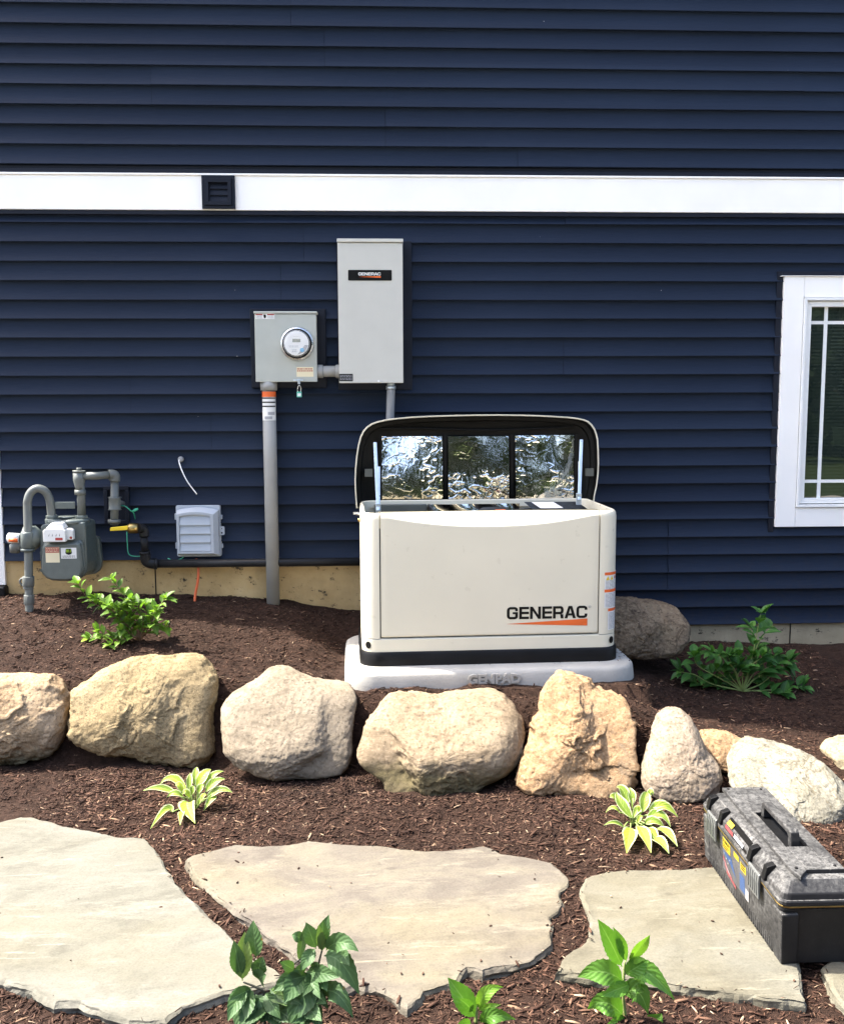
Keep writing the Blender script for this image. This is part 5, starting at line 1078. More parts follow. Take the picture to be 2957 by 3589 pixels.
# ------------------------------------------------------------------ shredded wood mulch
rng = np.random.RandomState(12)
def chips(N, x0, x1, y0, y1, lo, hi):
    x = rng.uniform(x0, x1, N); y = rng.uniform(y0, y1, N); keep = np.ones(N, bool)
    zt_ = np.full(N, -9.0)
    for P in POLY:
        ins = np.where(inpoly(x, y, P))[0]; A = P; Bq = np.roll(P, -1, 0); D_ = Bq-A; L2 = (D_**2).sum(1)+1e-12; dm = np.full(len(ins), 9.0)
        for s in range(0, len(A), 4):
            dd = np.stack([x[ins], y[ins]], 1)-A[s]; tt = np.clip((dd@D_[s])/L2[s], 0, 1); dm = np.minimum(dm, np.hypot(dd[:, 0]-tt*D_[s, 0], dd[:, 1]-tt*D_[s, 1]))
        on = rng.uniform(0, 1, len(ins)) < .30*np.exp(-dm/.008)*.7+.0003; zt_[ins[on]] = ZF+.0015; keep[ins[~on]] = False
    keep &= ~((np.abs(x-.487) < .70) & (y > -1.09) & (y < -.28))
    for cx_, cy_, rx, df, db in FOOT: keep &= ((x-cx_)/(rx*.72))**2+((y-cy_)/(np.where(y < cy_, df, db)*.72))**2 > 1
    x, y, zt_ = x[keep], y[keep], zt_[keep]; k = len(x); L = np.clip(rng.lognormal(math.log(lo), .55, k), .004, hi); w = np.clip(L*rng.uniform(.07, .24, k), .0013, .0065); t_ = w*rng.uniform(.25, .6, k)
    return x, y, np.maximum(gh(x, y), zt_)+t_*.5+rng.uniform(-.002, .004, k), L, w, t_
parts = [chips(66000, -2.2, 2.45, -1.75, .0, .0105, .05), chips(88000, -1.35, 1.75, -3.25, -1.35, .0115, .055)]
x, y, z, L, w, t_ = [np.concatenate([p[i] for p in parts]) for i in range(6)]
# crumbs tracked onto the stones, the pad and the box
def crumbs(N, x0, x1, y0, y1, zt, lo):
    a = rng.uniform(x0, x1, N); b = rng.uniform(y0, y1, N); l = rng.uniform(lo*.6, lo*1.8, N); return a, b, np.full(N, zt+.0015), l, l*rng.uniform(.25, .6, N), l*.25
for P in POLY[:3]:
    a = crumbs(34, P[:, 0].min(), P[:, 0].max(), P[:, 1].min(), P[:, 1].max(), ZF, .006); k = inpoly(a[0], a[1], P)
    x, y, z, L, w, t_ = [np.concatenate([u, v[k]]) for u, v in zip((x, y, z, L, w, t_), a)]
a = crumbs(90, 1.09, 1.165, -1.0, -.60, .086, .004); x, y, z, L, w, t_ = [np.concatenate([u, v]) for u, v in zip((x, y, z, L, w, t_), a)]
a = crumbs(26, .3, 1.1, -1.045, -.985, .086, .0035); x, y, z, L, w, t_ = [np.concatenate([u, v]) for u, v in zip((x, y, z, L, w, t_), a)]
k = len(x); yaw = rng.uniform(0, 2*math.pi, k); pit = rng.normal(0, .22, k)
onflat = np.arange(k) >= k-400; pit = np.where(onflat, pit*.2, pit)
d = np.stack([np.cos(yaw)*np.cos(pit), np.sin(yaw)*np.cos(pit), np.sin(pit)], 1); s_ = np.stack([-np.sin(yaw), np.cos(yaw), np.zeros(k)], 1); rol = rng.normal(0, .4, k)[:, None]; u_ = np.cross(d, s_); s2 = s_*np.cos(rol)+u_*np.sin(rol); u2 = -s_*np.sin(rol)+u_*np.cos(rol)
C = np.stack([x, y, z], 1); V = []
for e, wd in ((-1, .55), (1, .45)):
    for a, b in ((-1, -1), (1, -1), (1, 1), (-1, 1)):
        V.append(C+d*(e*L/2)[:, None]+s2*(a*w/2*wd*1.3)[:, None]+u2*(b*t_/2)[:, None])
mid = [C+s2*(a*w/2*1.25)[:, None]+u2*((b*t_/2)+L*.03)[:, None] for a, b in ((-1, -1), (1, -1), (1, 1), (-1, 1))]
V = V[:4]+mid+V[4:]; V = np.stack(V, 1).reshape(-1, 3); o = (np.arange(k)*12)[:, None]
fq = [(3, 2, 1, 0), (8, 9, 10, 11)]
for b in (0, 4):
    for i in range(4): fq.append((b+i, b+(i+1) % 4, b+4+(i+1) % 4, b+4+i))
Q = np.concatenate([o+np.array(f)[None] for f in fq], 0)
me = bpy.data.meshes.new('mulch'); me.vertices.add(len(V)); me.vertices.foreach_set('co', V.ravel()); set_quads(me, Q); me.update(calc_edges=True); me.materials.append(MATS['wood_chips'])
mulch = bpy.data.objects.new('mulch', me); COL.objects.link(mulch); tag(mulch, 'dark brown shredded wood mulch scattered over the beds and between the flagstones', 'mulch', kind='stuff')

# ------------------------------------------------------------------ tool box
TB = np.array([1.215, -2.588, ZF+.001])
tb = thing('tool_box', 'dusty black plastic tool box resting on the buff flagstone', 'tool box', tuple(TB), rz=R(-.4)); tb.scale = (1.0, 1.045, 1.02)
def tp(x, y, z): return (TB[0]+x, TB[1]+y, TB[2]+z)
def tring(hx, hy, z, r=.022, n=4): return [tp(p[0], p[1], z) for p in rrect(-hx, hx, -hy, hy, r, n)]
mb = MB(); mb.loft([tring(.110, .304, .0), tring(.113, .307, .012), tring(.119, .312, .150), tring(.120, .320, .163)], smooth=True, cap0=True); body = mb.build('box_body', 'dusty_black', tb, sharp=35)
mb = MB()      # corner posts and foot ribs
for sx in (-1, 1):
    for sy in (-1, 1):
        for q in range(1): mb.loft([[tp(sx*x, sy*y, 0) for x, y in ((.0665, .3085), (.114, .3125), (.1145, .262), (.0700, .262))][::sx*sy], [tp(sx*x, sy*y, .150) for x, y in ((.072, .322), (.1215, .3225), (.122, .262), (.076, .262))][::sx*sy]], smooth=False)
mb.each('corner_post', 'dusty_black', body, bevel=.005)
mb = MB()
for k in range(34):
    yy = -.250+k*.015; mb.add([tp(-.1115-x, yy+y, z) for x, y, z in ((0, 0, .002), (.0025, .002, .002), (.0025, .006, .002), (0, .008, .002), (.002, .001, .040), (.0035, .003, .034), (.0035, .005, .034), (.002, .007, .040))], [(0,1,5,4),(1,2,6,5),(2,3,7,6),(4,5,6,7)])
mb.each('foot_rib', 'dusty_black', body)
mb = MB(); mb.loft([tring(.1265, .3255, .1755, .026), tring(.1275, .3265, .178, .026), tring(.1275, .3265, .186, .026), tring(.1255, .3245, .190, .026)], smooth=False, cap0=True); mb.build('rim', 'dusty_black', tb)
mb = MB(); mb.loft([tring(.1245, .3235, .1685, .026), tring(.1265, .3255, .171, .026), tring(.1265, .3255, .1735, .026), tring(.1245, .3235, .1750, .026)], cap0=False, cap1=False, smooth=False); mb.build('gasket_line', 'brass', tb)
mb = MB(); mb.loft([tring(.121, .320, .1902, .024), tring(.119, .317, .206, .024), tring(.094, .288, .232, .018), tring(.088, .282, .234, .016)], smooth=False, cap0=False); lidt = mb.build('box_lid', 'dusty_black', tb, bevel=.003)
# raised top plate with the handle opening
hx0, hx1, hy0, hy1 = -.028, .038, -.125, .105
def plate(mb, x0, x1, y0, y1, za, zb): mb.add([tp(x, y, z) for z in (za, zb) for x, y in ((x0, y0), (x1, y0), (x1, y1), (x0, y1))], [(0,3,2,1),(4,5,6,7),(0,1,5,4),(1,2,6,5),(2,3,7,6),(3,0,4,7)])
mb = MB(); za, zb = .2342, .246
mb.add([tp(x, y, z) for z in (za, zb) for x, y in ((-.072, -.262), (-.062, -.300), (hx0-.0003, -.262), (hx0-.0003, .300), (-.066, .300))], [(4,3,2,1,0),(5,6,7,8,9)]+[(i, (i+1) % 5, (i+1) % 5+5, i+5) for i in range(5)])
plate(mb, hx0, hx1, -.262, hy0, za, zb); plate(mb, hx0, hx1, hy1, .300, za, zb); plate(mb, hx1+.0003, .082, -.262, .300, za, zb); mb.build('top_plate', 'dusty_black', lidt, bevel=.002)
mb = MB(); mb.add([tp(x, y, .2346) for x, y in ((hx0, hy0), (hx1, hy0), (hx1, hy1), (hx0, hy1))], [(0, 1, 2, 3)]); mb.build('handle_recess', 'black_plastic', lidt)
mb = MB(); A = [(-.12, .236), (-.12, .258), (-.114, .282), (-.100, .288), (.085, .288), (.099, .282), (.103, .258), (.103, .236), (.083, .236), (.081, .264), (.074, .270), (-.088, .270), (-.096, .264), (-.098, .236)]
mb.add([tp(x, y, z) for x in (-.012, .016) for y, z in A], [tuple(range(13, -1, -1)), tuple(range(14, 28))]+[(i, (i+1) % 14, (i+1) % 14+14, i+14) for i in range(14)]); mb.build('handle', 'dusty_black', tb, bevel=.004)
mb = MB()
for x, y in ((-.055, -.255), (.06, -.245), (-.05, .285), (.06, .28)): mb.cyl(tp(x, y, .2462), tp(x, y, .2485), .005, .004, 10)
mb.each('lid_screw', 'base_black', lidt)
# latches on the long side
for yc in (.205, -.150):
    mb = MB(); mb.add([tp(x, y+yc, z) for y in (-.040, .040) for x, z in ((-.1295, .196), (-.1345, .192), (-.1365, .170), (-.1335, .120), (-.128, .120), (-.128, .19))], [(5,4,3,2,1,0),(6,7,8,9,10,11)]+[(i, (i+1) % 6, (i+1) % 6+6, i+6) for i in range(6)]); lt = mb.build('latch', 'clear_latch', tb, bevel=.002)
    mb = MB()
    for k in range(5): mb.add([tp(x, yc-.030+k*.015+y, z) for y in (0, .004) for x, z in ((-.1365, .190), (-.139, .168), (-.1365, .128), (-.133, .128), (-.133, .19))], [(4,3,2,1,0),(5,6,7,8,9)]+[(i, (i+1) % 5, (i+1) % 5+5, i+5) for i in range(5)])
    mb.each('latch_rib', 'clear_latch', lt)
    mb = MB()
    for s in (-1, 1):
        a, b = sorted((yc+s*.043, yc+s*.066)); mb.add([tp(x, y, z) for y in (a, b) for x, z in ((-.125, .191), (-.131, .191), (-.122, .230), (-.098, .238), (-.094, .233), (-.118, .206))], [(5,4,3,2,1,0),(6,7,8,9,10,11)]+[(i, (i+1) % 6, (i+1) % 6+6, i+6) for i in range(6)])
    mb.each('latch_post', 'black_plastic', tb, bevel=.002)
# stickers on the long side, drawn on a plane facing -x
def side(mb, poly, off, mi=0):
    """poly in (y, z), laid on the sloping long side"""
    v = []
    for y, z in poly: v.append(tp(-(.113+(z-.012)*(.006/.138))-off, y, z))
    a = sum(poly[i][0]*poly[(i+1) % len(poly)][1]-poly[(i+1) % len(poly)][0]*poly[i][1] for i in range(len(poly)))
    mb.add(v, [tuple(range(len(v)))[::1 if a < 0 else -1]], mi)
ya, yb_, z0, z1 = .135, -.085, .040, .158
mb = MB(); side(mb, [(ya, z0+.01), (yb_, z0+.01), (yb_, z1), (ya, z1)], .0012); stk = mb.build('sticker', 'label_dust', body)
mb = MB(); side(mb, [(ya, z1-.048), (ya-.075, z1-.040), (ya-.115, z0+.03), (ya-.06, z0+.055)], .0018); side(mb, [(yb_+.075, z0+.02), (yb_+.03, z0+.02), (yb_+.035, z0+.07), (yb_+.075, z0+.07)], .0018); mb.each('flag_field', 'sticker_blue', stk)
mb = MB()
for k in range(3): o = k*.030; side(mb, [(ya-.004-o*.5, z1-.062-o*.55), (ya-.052-o, z1-.092-o*.3), (ya-.056-o, z1-.102-o*.3), (ya-.004-o*.5, z1-.074-o*.55)], .0022)
mb.each('flag_stripe', 'sticker_red', stk)
mb = MB(); side(mb, [(ya-.002, z1-.070), (ya-.050, z1-.098), (ya-.088, z0+.012), (ya-.080, z0+.012)], .0025); side(mb, [(yb_+.028, z0+.012), (yb_+.002, z0+.012), (yb_+.002, z0+.045), (yb_+.028, z0+.045)], .0022); mb.each('white_flash', 'sticker_white', stk)
mb = MB()
for k in range(7):
    y, z = ya-.012-(k % 4)*.016-(k//4)*.02, z1-.054-(k % 3)*.009; side(mb, [(y, z), (y-.004, z), (y-.004, z+.004), (y, z+.004)], .0026)
mb.each('flag_star', 'sticker_white', stk)
mb = MB(); side(mb, [(ya-.002, z1-.036), (ya-.068, z1-.036), (ya-.068, z1-.001), (ya-.002, z1-.001)], .0024); side(mb, [(yb_+.066, z0+.085), (yb_+.022, z0+.085), (yb_+.022, z1-.008), (yb_+.066, z1-.008)], .0024)
side(mb, [(ya-.098, z1-.020), (ya-.140, z1-.020), (ya-.140, z1-.003), (ya-.098, z1-.003)], .0024); yel = mb.build('yellow_label', 'sticker_yellow', stk)
def side_text(mb, s, y0, y1, z0, z1, off):
    t_ = MB(); text_into(t_, s, 0, 1, 0, 1, 0, bold=.02); v = []
    for p in t_.v:
        y = y0+(y1-y0)*p[0]; z = z0+(z1-z0)*p[2]; v.append(tp(-(.113+(z-.012)*(.006/.138))-off, y, z))
    mb.add(v, t_.f)
mb = MB(); side_text(mb, 'STANLEY', ya-.006, ya-.064, z1-.016, z1-.005, .003); lines2 = [(z1-.022, .9), (z1-.029, .7)]
for z, f in lines2: side(mb, [(ya-.006, z-.003), (ya-.006-.056*f, z-.003), (ya-.006-.056*f, z), (ya-.006, z)], .003)
for k in range(3): side(mb, [(yb_+.060, z0+.090+k*.008), (yb_+.030, z0+.090+k*.008), (yb_+.030, z0+.094+k*.008), (yb_+.060, z0+.094+k*.008)], .003)
mb.build('lettering', 'label_black', yel)
# badge on the lid edge
mb = MB()
def lidside(poly, off): return [tp(-.1195-off+max(0, z-.206)*.95, y, z) for y, z in poly]
mb.add(lidside([(.115, .194), (-.060, .194), (-.060, .226), (.115, .226)], .004), [(0, 1, 2, 3)]); mb.add(lidside([(.115, .194), (-.060, .194), (-.060, .226), (.115, .226)], .004)+lidside([(.115, .194), (-.060, .194), (-.060, .226), (.115, .226)], -.004), [(4, 5, 1, 0), (5, 6, 2, 1), (6, 7, 3, 2), (7, 4, 0, 3)]); bd = mb.build('badge', 'label_black', lidt)
mb = MB(); mb.add(lidside([(.108, .211), (.066, .211), (.066, .222), (.108, .222)], .0048), [(0, 1, 2, 3)]); mb.build('badge_tag', 'sticker_yellow', bd)
mb = MB(); mb.add(lidside([(.108, .197), (.040, .197), (.046, .208), (.108, .208)], .0048), [(0, 1, 2, 3)]); mb.build('badge_stripe', 'sticker_red', bd)
mb = MB(); mb.add(lidside([(.036, .199), (-.040, .199), (-.040, .209), (.036, .209)], .0048), [(0, 1, 2, 3)]); mb.build('badge_word', 'label_grey', bd)

# ------------------------------------------------------------------ plants
PR = random.Random(21)
def nrm(v): v = np.array(v, float); return v/(np.linalg.norm(v)+1e-12)
def leaf(mb, p0, p1, p2, width, up, fold=.22, wave=0.0, serr=0, shape=(.55, 1.0), nL=10, nW=4, stalk=0.0, rnd=None):
    """a folded blade along the curve p0-p1-p2; width is the full breadth"""
    p0, p1, p2, up = [np.array(q, float) for q in (p0, p1, p2, up)]; nL = max(nL, serr*2+2 if serr else nL)
    rnd = PR.random() if rnd is None else rnd; L = np.linalg.norm(p2-p0); rows = []; at_ = []
    for i in range(nL+1):
        t = i/nL; c = (1-t)**2*p0+2*t*(1-t)*p1+t*t*p2; tg = nrm(2*(1-t)*(p1-p0)+2*t*(p2-p1)); s = nrm(np.cross(tg, up)); n_ = nrm(np.cross(s, tg))
        u = max(0, (t-stalk)/(1-stalk)); k = shape[0]; w = (u/k)**.75*(2-(u/k))**.8 if u < k else 1-((u-k)/(1-k))**(1.22+shape[1]*.2)
        w = max(0, min(1, w)); w = w if stalk == 0 or t > stalk else .05
        if serr and 0 < i < nL: w *= 1.0 if i % 2 else .92
        hw = max(.0006, w*width/2); row = []
        for j in range(-nW, nW+1):
            a = j/nW; z_ = fold*abs(a)**1.3*hw+wave*hw*math.sin(t*9+rnd*20+(1.6 if a > 0 else 0))*abs(a)**2; row.append(c+s*a*hw+n_*z_); at_.append((abs(a), t, rnd, 1.0))
        rows.append(row)
    mb.grid(np.array(rows)); mb.attr.setdefault('lf', []).extend(at_)
def arcleaf(mb, a, b, width, bulge, up, **k):
    a, b = np.array(a, float), np.array(b, float); m_ = (a+b)/2+np.array(bulge, float); leaf(mb, a, m_, b, width, up, **k)
def dome(px, py, c, h0, s):
    """pixel -> point on a tilted plane through the plant, never under the mulch"""
    k = PW/1736.0; d = _f+(px*k-PW/2)/FPX*_r-(py*k-PH/2)/FPX*_u; nv = np.array([0, -s, 1.0]); q0 = np.array(c)+[0, 0, h0]; t = (q0-CAM)@nv/(d@nv); p = CAM+t*d
    if p[2] < c[2]+.012: p = CAM+(c[2]+.012-CAM[2])/d[2]*d
    return p
def hosta(label, cpx, f, L, c0, seed):
    c = at(*cpx, z=float(gbase(*at(*cpx, z=-.29)[:2]))); root = thing('hosta', label, 'hosta', tuple(c), 'hostas planted below the boulders'); mb = MB(); ms = MB(); rg = random.Random(seed)
    for q in L:
        (bx, by), (tx, ty), w = q[:3]; via = q[3] if len(q) > 3 else None
        dy = ty-by; b = dome(*f(bx, by), c, .06, .75); t = dome(*f(tx, ty), c, .05 if dy > 0 else .08, .75); wm = w*c0
        up = np.array([0, -.55, .83]); bul = np.array([0, 0, .02+.018*rg.random()])
        if via: v = dome(*f(*via), c, .08, .8); m_ = 2*v-(b+t)/2
        else: m_ = (b+t)/2+bul
        leaf(mb, b, m_, t, wm, up, fold=.34+.15*rg.random(), wave=.10, shape=(.42, 1.2), nL=14, nW=5, rnd=rg.random())
        st = c+np.array([rg.uniform(-.012, .012), rg.uniform(-.012, .012), -.006]); ms.tube(bez([st, (st+b)/2+np.array([0, 0, .012]), b+.04*(t-b)], 5), [.0028]*11, 6)
    mb.build('leaves', 'hosta_leaf', root); ms.build('leaf_stalk', 'green_stem', root)
fh1 = lambda x, y: (281.8+x*.1353, 1555.7+y*.1353); fh2 = lambda x, y: (1221+x*.115, 1596.6+y*.115)
sc1 = .1353/575; sc2 = .115/590
hosta('yellow green hosta in the mulch below the wide speckled boulder', (401, 1664), fh1, [((590, 570), (90, 530), 130, (350, 490)), ((750, 520), (350, 430), 150, (540, 345)), ((545, 850), (205, 1110), 150, (430, 830)), ((770, 700), (885, 1030), 270, (770, 800)), ((690, 850), (655, 1055), 110), ((880, 450), (910, 170), 130), ((910, 490), (1125, 205), 190), ((1040, 550), (1340, 350), 170), ((1030, 440), (1320, 235), 120), ((1060, 650), (1450, 560), 150, (1260, 520)), ((1210, 620), (1020, 830), 130), ((790, 540), (815, 260), 110), ((700, 620), (450, 640), 120, (560, 570)), ((930, 570), (1025, 450), 130), ((830, 600), (870, 470), 110), ((700, 560), (580, 450), 120), ((960, 700), (1060, 590), 90), ((800, 640), (690, 590), 110), ((930, 760), (1000, 660), 70)], sc1, 4)
hosta('yellow green hosta with white leaf edges to the left of the tool box', (1303, 1694), fh2, [((690, 760), (415, 290), 230, (480, 480)), ((610, 520), (405, 205), 200, (520, 260)), ((420, 460), (285, 390), 170), ((700, 520), (640, 215), 170), ((880, 650), (960, 295), 220), ((1000, 690), (1510, 745), 230, (1230, 540)), ((940, 800), (1375, 920), 200, (1180, 690)), ((920, 860), (1270, 925), 190, (1080, 810)), ((660, 940), (590, 1390), 280), ((800, 900), (1025, 1380), 250), ((960, 940), (1155, 1220), 200), ((1130, 950), (1500, 1270), 210), ((1060, 1130), (1345, 1395), 220), ((550, 925), (180, 890), 90), ((460, 650), (215, 660), 80), ((850, 590), (690, 790), 150), ((640, 380), (690, 600), 100), ((830, 700), (760, 560), 90), ((980, 380), (1070, 350), 130), ((1010, 570), (1370, 580), 150, (1180, 520)), ((780, 840), (880, 740), 100)], sc2, 9)

def shrub(label, f, root_px, Yr, branches, leafpx, mat, name, seed, stemmat='brown_stem', wl=.52, spread=.10, elev=.55, bare=0.25, gap=1.0):
    rg = random.Random(seed); k0 = at(*f(*root_px), Y=Yr); c = np.array(k0); c[2] = float(gbase(c[0], c[1]))-.005
    root = thing(name, label, 'shrub', tuple(c)); mb = MB(); ms = MB(); sz = np.linalg.norm(np.array(at(*f(root_px[0]+leafpx, root_px[1]), Y=Yr))-k0)
    for pts in branches:
        yo = rg.uniform(-spread, spread); n = len(pts); Q = [c]+[np.array(at(*f(*p), Y=Yr+yo*(i+1)/n)) for i, p in enumerate(pts)]
        Q = [np.array((q[0], q[1], max(q[2], float(gbase(q[0], q[1]))+.008))) for q in Q]; B = bez(Q, 7); ms.tube(B, [.0042*(1-.75*i/(len(B)-1)) for i in range(len(B))], 6)
        L = len(B); ln = sum(np.linalg.norm(B[i+1]-B[i]) for i in range(L-1)); acc = 0; nxt = ln*bare; tw = rg.random()*3
        for i in range(1, L):
            acc += np.linalg.norm(B[i]-B[i-1])
            tg = nrm(B[i]-B[i-1]); endp = i == L-1
            if acc < nxt and not endp: continue
            nxt = acc+sz*rg.uniform(.30, .48)*gap; tw += 1.35
            cnt = 2 if not endp else 7
            for q in range(cnt):
                ang = tw+q*(math.pi if cnt == 2 else 2*math.pi/cnt*1.0)+rg.uniform(-.35, .35)
                a = nrm(np.cross(tg, [0.1, .3, 1])); b = np.cross(tg, a); out = nrm(a*math.cos(ang)+b*math.sin(ang))
                e = elev if not endp else rg.uniform(.15, 1.0)
                d = nrm(out+tg*e+np.array([0, -.12, .22])); s_ = sz*rg.uniform(.65, 1.2)*(1 if not endp or q < 4 else .7); p0 = B[i]; p2 = p0+d*s_+np.array([0, 0, -.18*s_*rg.random()])
                if p2[2] < float(gbase(p2[0], p2[1]))+.004: p2[2] = float(gbase(p2[0], p2[1]))+.004+.01*rg.random()
                m_ = (p0+p2)/2+np.array([0, 0, .16*s_]); leaf(mb, p0, m_, p2, s_*wl*rg.uniform(.85, 1.15), nrm(np.array([0, -.25, 1])+out*.2), fold=.28, shape=(.46, .6), nL=8, nW=3, stalk=.07, rnd=min(1, rg.random()*.75+(.35 if endp and q > 3 else 0)))
    mb.build('leaves', mat, root); ms.build('branches', stemmat, root)
fb = lambda x, y: (117.4+x*.169, 1144.7+y*.169)
shrub('bright green leafy shrub sunlit in front of the gas meter', fb, (1010, 1060), -.62, [[(880, 760), (700, 650), (500, 600), (370, 510), (260, 340)], [(700, 650), (560, 560), (480, 520)], [(850, 680), (830, 500), (760, 400), (672, 290)], [(1050, 780), (1000, 640), (890, 530)], [(1130, 820), (1210, 640), (1320, 520)], [(800, 1010), (560, 1080), (390, 1020)], [(740, 1000), (600, 960), (500, 930)], [(1180, 860), (1320, 860)], [(900, 900), (820, 800), (700, 740)], [(1120, 800), (1150, 700), (1210, 690)], [(980, 800), (900, 700), (820, 620)], [(900, 960), (850, 900), (780, 900)], [(1020, 900), (1080, 780), (1090, 600)], [(1050, 900), (1120, 820), (1180, 830)], [(950, 820), (930, 680), (960, 600)], [(940, 980), (700, 1050), (640, 1090)], [(700, 680), (620, 640), (610, 600)]], 150, 'shrub_leaf', 'leafy_shrub', 5)
fr_ = lambda x, y: (1203+x*.3067, 1162+y*.3067)
shrub('dark green shrub growing in the shade below the window', fr_, (1060, 850), -.72, [[(1120, 620), (1150, 480), (1180, 330)], [(1130, 600), (1140, 500), (1110, 430)], [(1150, 560), (1200, 470), (1240, 430)], [(1000, 700), (900, 610), (850, 590)], [(980, 660), (960, 610)], [(900, 760), (760, 680), (730, 620)], [(940, 830), (860, 820)], [(1150, 700), (1230, 640), (1290, 620)], [(1180, 720), (1300, 660), (1380, 650)], [(850, 800), (740, 740), (640, 720)], [(1180, 800), (1300, 700), (1340, 680)], [(1250, 840), (1370, 820), (1460, 820)], [(980, 860), (820, 850), (740, 830)], [(1080, 720), (1040, 660)], [(1100, 780), (1150, 800)], [(1000, 780), (960, 720), (940, 700)], [(1060, 740), (1110, 680), (1190, 620)], [(980, 840), (900, 850), (860, 850)], [(1020, 760), (1050, 700)], [(1180, 850), (1270, 870), (1330, 880)], [(1100, 700), (1030, 610)], [(960, 770), (880, 700)], [(1150, 760), (1240, 720)]], 108, 'shade_leaf', 'leafy_shrub', 11, 'green_stem', .50, .12, .6, .42, 1.35)

def tall_plant(label, f, base_px, Y0, stems, leaves, mat, seed, wsc, name='leafy_plant', serr=10, nodd=()):
    rg = random.Random(seed); c = np.array(at(*f(*base_px), Y=Y0)); c[2] = float(gbase(c[0], c[1]))-.01; root = thing(name, label, 'plant', tuple(c)); mb = MB(); ms = MB()
    for s in stems:
        Q = [np.array(at(*f(*p), Y=Y0)) for p in s]; Q = [np.array((Q[0][0], Q[0][1], c[2]))]+Q if Q[0][2] > c[2]+.03 else Q
        B = bez(Q, 6); ms.tube(B, [.0050*(1-.55*i/(len(B)-1)) for i in range(len(B))], 8)
    for q in leaves:
        (bx, by), (tx, ty), w = q[:3]; via = q[3] if len(q) > 3 and q[3] else None; tone = q[4] if len(q) > 4 else rg.uniform(.05, .55)
        yo = rg.uniform(-.03, .02); b = np.array(at(*f(bx, by), Y=Y0)); out = -.045 if ty > by else -.015
        t = np.array(at(*f(tx, ty), Y=Y0+yo+out)); m_ = (b+t)/2+np.array([0, -.012, .012])
        t = b+(t-b)*1.12; m_ = (b+t)/2+np.array([0, -.012, .012])
        if via: m_ = 2*np.array(at(*f(*via), Y=Y0+yo-.03))-(b+t)/2
        for p in (t,): p[2] = max(p[2], float(gbase(p[0], p[1]))+.01)
        up = nrm(np.array([rg.uniform(-.35, .35), -.85, .50])); leaf(mb, b, m_, t, w*wsc*1.08, up, fold=.22+.12*rg.random(), wave=.09, serr=serr, shape=(.45, 1), nL=22, nW=5, stalk=.04, rnd=tone)
    mb.build('leaves', mat, root); ms.build('stem', 'dark_stem' if mat == 'dark_leaf' else 'green_stem', root)
eg = random.Random(31); extra = []
for k in range(20):
    bx, by = (eg.uniform(420, 640), eg.uniform(820, 1080)) if k % 2 else (eg.uniform(1050, 1220), eg.uniform(600, 1060))
    an = eg.uniform(-.5, math.pi+.5); ln = eg.uniform(230, 360); extra.append(((bx, by), (bx+math.cos(an)*ln, by+abs(math.sin(an))*ln*.8+40), eg.uniform(120, 190)))
fp1 = lambda x, y: (434.4+x*.186, 1878.4+y*.186); fp3 = lambda x, y: (904+x*.2908, 1878.4+y*.2908)
tall_plant('dark green toothed leafy plant in the foreground between two flagstones', fp1, (860, 1240), -3.10, [[(590, 1210), (585, 900), (480, 820), (355, 770)], [(1150, 1210), (1140, 850), (1190, 560), (1230, 400)], [(1140, 1000), (900, 640), (1000, 500)]],
 [((500, 500), (470, 130), 200), ((330, 720), (260, 350), 160), ((510, 700), (565, 510), 170), ((520, 740), (600, 700), 200), ((345, 755), (370, 270), 200, None, 1.0), ((590, 1000), (340, 1240), 240), ((570, 950), (400, 1240), 190), ((430, 830), (300, 1250), 260), ((370, 800), (205, 1160), 170, None, .6), ((640, 900), (845, 1035), 130, (740, 930), .8), ((600, 1040), (760, 1240), 170), ((960, 690), (720, 850), 170, None, .5), ((1010, 660), (830, 960), 230), ((1125, 720), (890, 1170), 300, None, .4), ((1230, 430), (1240, 120), 130), ((1190, 400), (1290, 65), 150), ((1160, 400), (1060, 140), 160), ((1225, 430), (1195, 165), 95, None, .85), ((1150, 400), (1005, 620), 140, None, .5), ((1270, 420), (1590, 430), 190, (1430, 330), .5), ((1250, 480), (1595, 860), 240, (1450, 570), .45), ((1430, 430), (1520, 570), 130), ((970, 540), (1040, 180), 90, None, .7), ((1010, 300), (905, 255), 110), ((920, 640), (780, 560), 120), ((1200, 920), (1530, 1140), 200, (1380, 890), .4), ((1150, 980), (1020, 1240), 210), ((1190, 680), (1270, 850), 130), ((1130, 620), (1180, 560), 90), ((1000, 1000), (1200, 1180), 180), ((700, 980), (560, 1200), 170), ((1160, 900), (1260, 1000), 130), ((1050, 640), (930, 640), 110)]+extra, 'dark_leaf', 2, .186/790)
tall_plant('young fresh green plant with toothed leaves in front of the buff flagstone', fp3, (1312, 800), -3.07, [[(1320, 780), (1300, 600), (1305, 440), (1312, 345)]],
 [((1290, 385), (1138, 85), 140, None, .5), ((1325, 350), (1238, 130), 80, None, .7), ((1340, 345), (1472, 180), 95, None, .9), ((1330, 350), (1440, 330), 50, None, .8), ((1310, 440), (1462, 350), 130), ((1345, 430), (1628, 600), 140, (1480, 430), .5), ((1300, 490), (1012, 460), 165, (1150, 420), .5), ((1350, 510), (1165, 585), 100, None, .6), ((1295, 590), (1455, 705), 160, (1400, 560)), ((1300, 740), (1075, 690), 160, (1180, 640)), ((1320, 770), (1200, 790), 90), ((1430, 520), (1390, 570), 60), ((1480, 800), (1560, 770), 120)], 'fresh_leaf', 3, .2908/800)
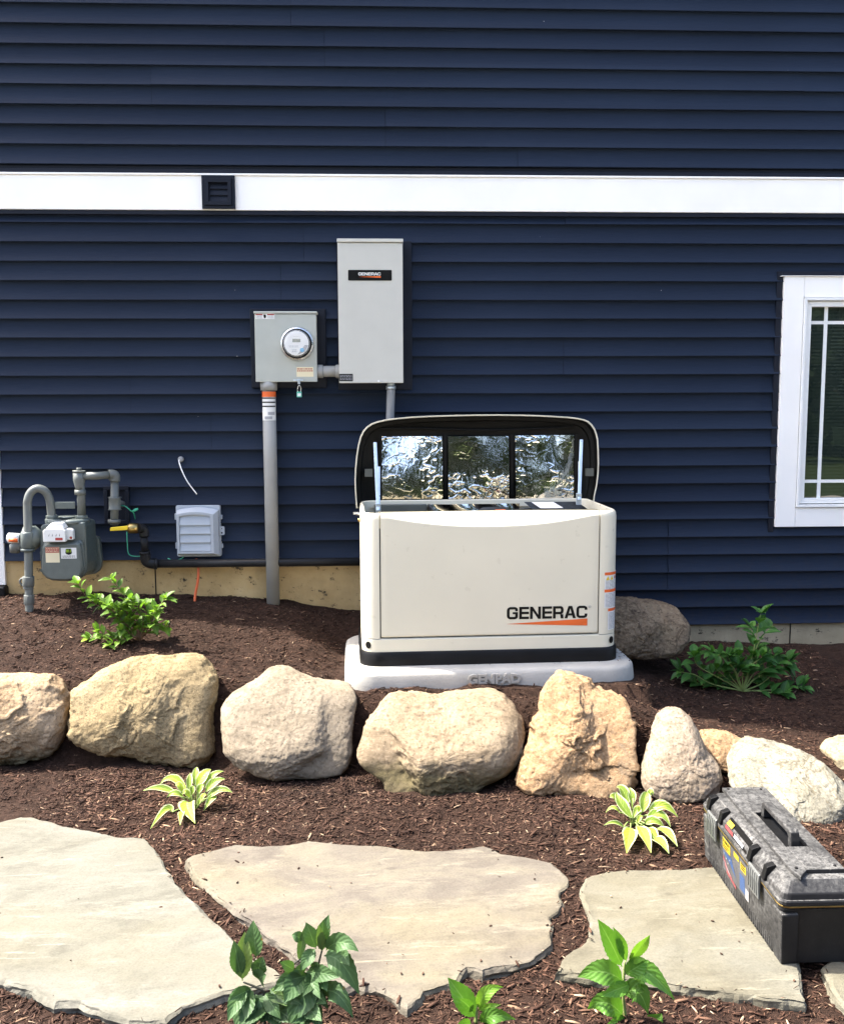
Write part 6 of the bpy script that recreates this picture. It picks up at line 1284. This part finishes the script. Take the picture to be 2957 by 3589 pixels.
tall_plant('small fresh green plant at the bottom edge below the long flagstone', fp3, (262, 800), -3.11, [[(258, 780), (262, 700), (268, 640)]],
 [((255, 745), (80, 492), 150, None, .55), ((240, 700), (150, 620), 70), ((280, 690), (430, 545), 90, (330, 570), .9), ((275, 690), (415, 655), 45, None, .9), ((290, 785), (510, 760), 100, (380, 730), .4), ((225, 790), (130, 800), 70)], 'fresh_leaf', 6, .2908/800)

# ------------------------------------------------------------------ trees across the lawn, seen only in the glass and the foil
rg = np.random.RandomState(77); mbt = MB(); Vt = []; at4 = []
for cx_, cy_, h, w in ((-9, -24, 8, 4), (-2.5, -25, 11, 3.4), (3.0, -24, 14, 3.6), (8.5, -25, 13, 3.8), (13, -22, 11, 4.5), (19, -20, 11, 5), (-16, -22, 10, 5), (25, -16, 11, 5)):
    mbt.tube([(cx_, cy_, -.4), (cx_+.2, cy_, h*.4), (cx_, cy_+.2, h*.75)], [.22, .16, .05], 8, 1); nb = len(mbt.v)
    ncl = 80; cc = np.stack([rg.normal(0, .42, ncl)*w, rg.normal(0, .42, ncl)*w, np.concatenate([rg.uniform(.25, 1, ncl-24)*h, rg.uniform(0, .28, 24)*h])], 1); cc[:, :2] *= np.clip(1.15-cc[:, 2:3]/h, 0, .8)*1.5
    for q in cc:
        k = 46; p = q+rg.normal(0, .48, (k, 3))+[cx_, cy_, 0]; a = rg.normal(0, 1, (k, 3)); a /= np.linalg.norm(a, axis=1)[:, None]; b = np.cross(a, rg.normal(0, 1, (k, 3))); b /= np.linalg.norm(b, axis=1)[:, None]; s_ = rg.uniform(.22, .48, k)[:, None]
        for i in range(k): mbt.add([p[i]-a[i]*s_[i], p[i]+b[i]*s_[i]*.6, p[i]+a[i]*s_[i], p[i]-b[i]*s_[i]*.6], [(0, 1, 2, 3)])
mbt.attr['lf'] = [(.5, .5, random.random(), 1)]*len(mbt.v)
tl = mbt.build('treeline', ['tree_leaf', 'bark']); tag(tl, 'dark green trees across the lawn mirrored in the window', 'trees', kind='stuff')
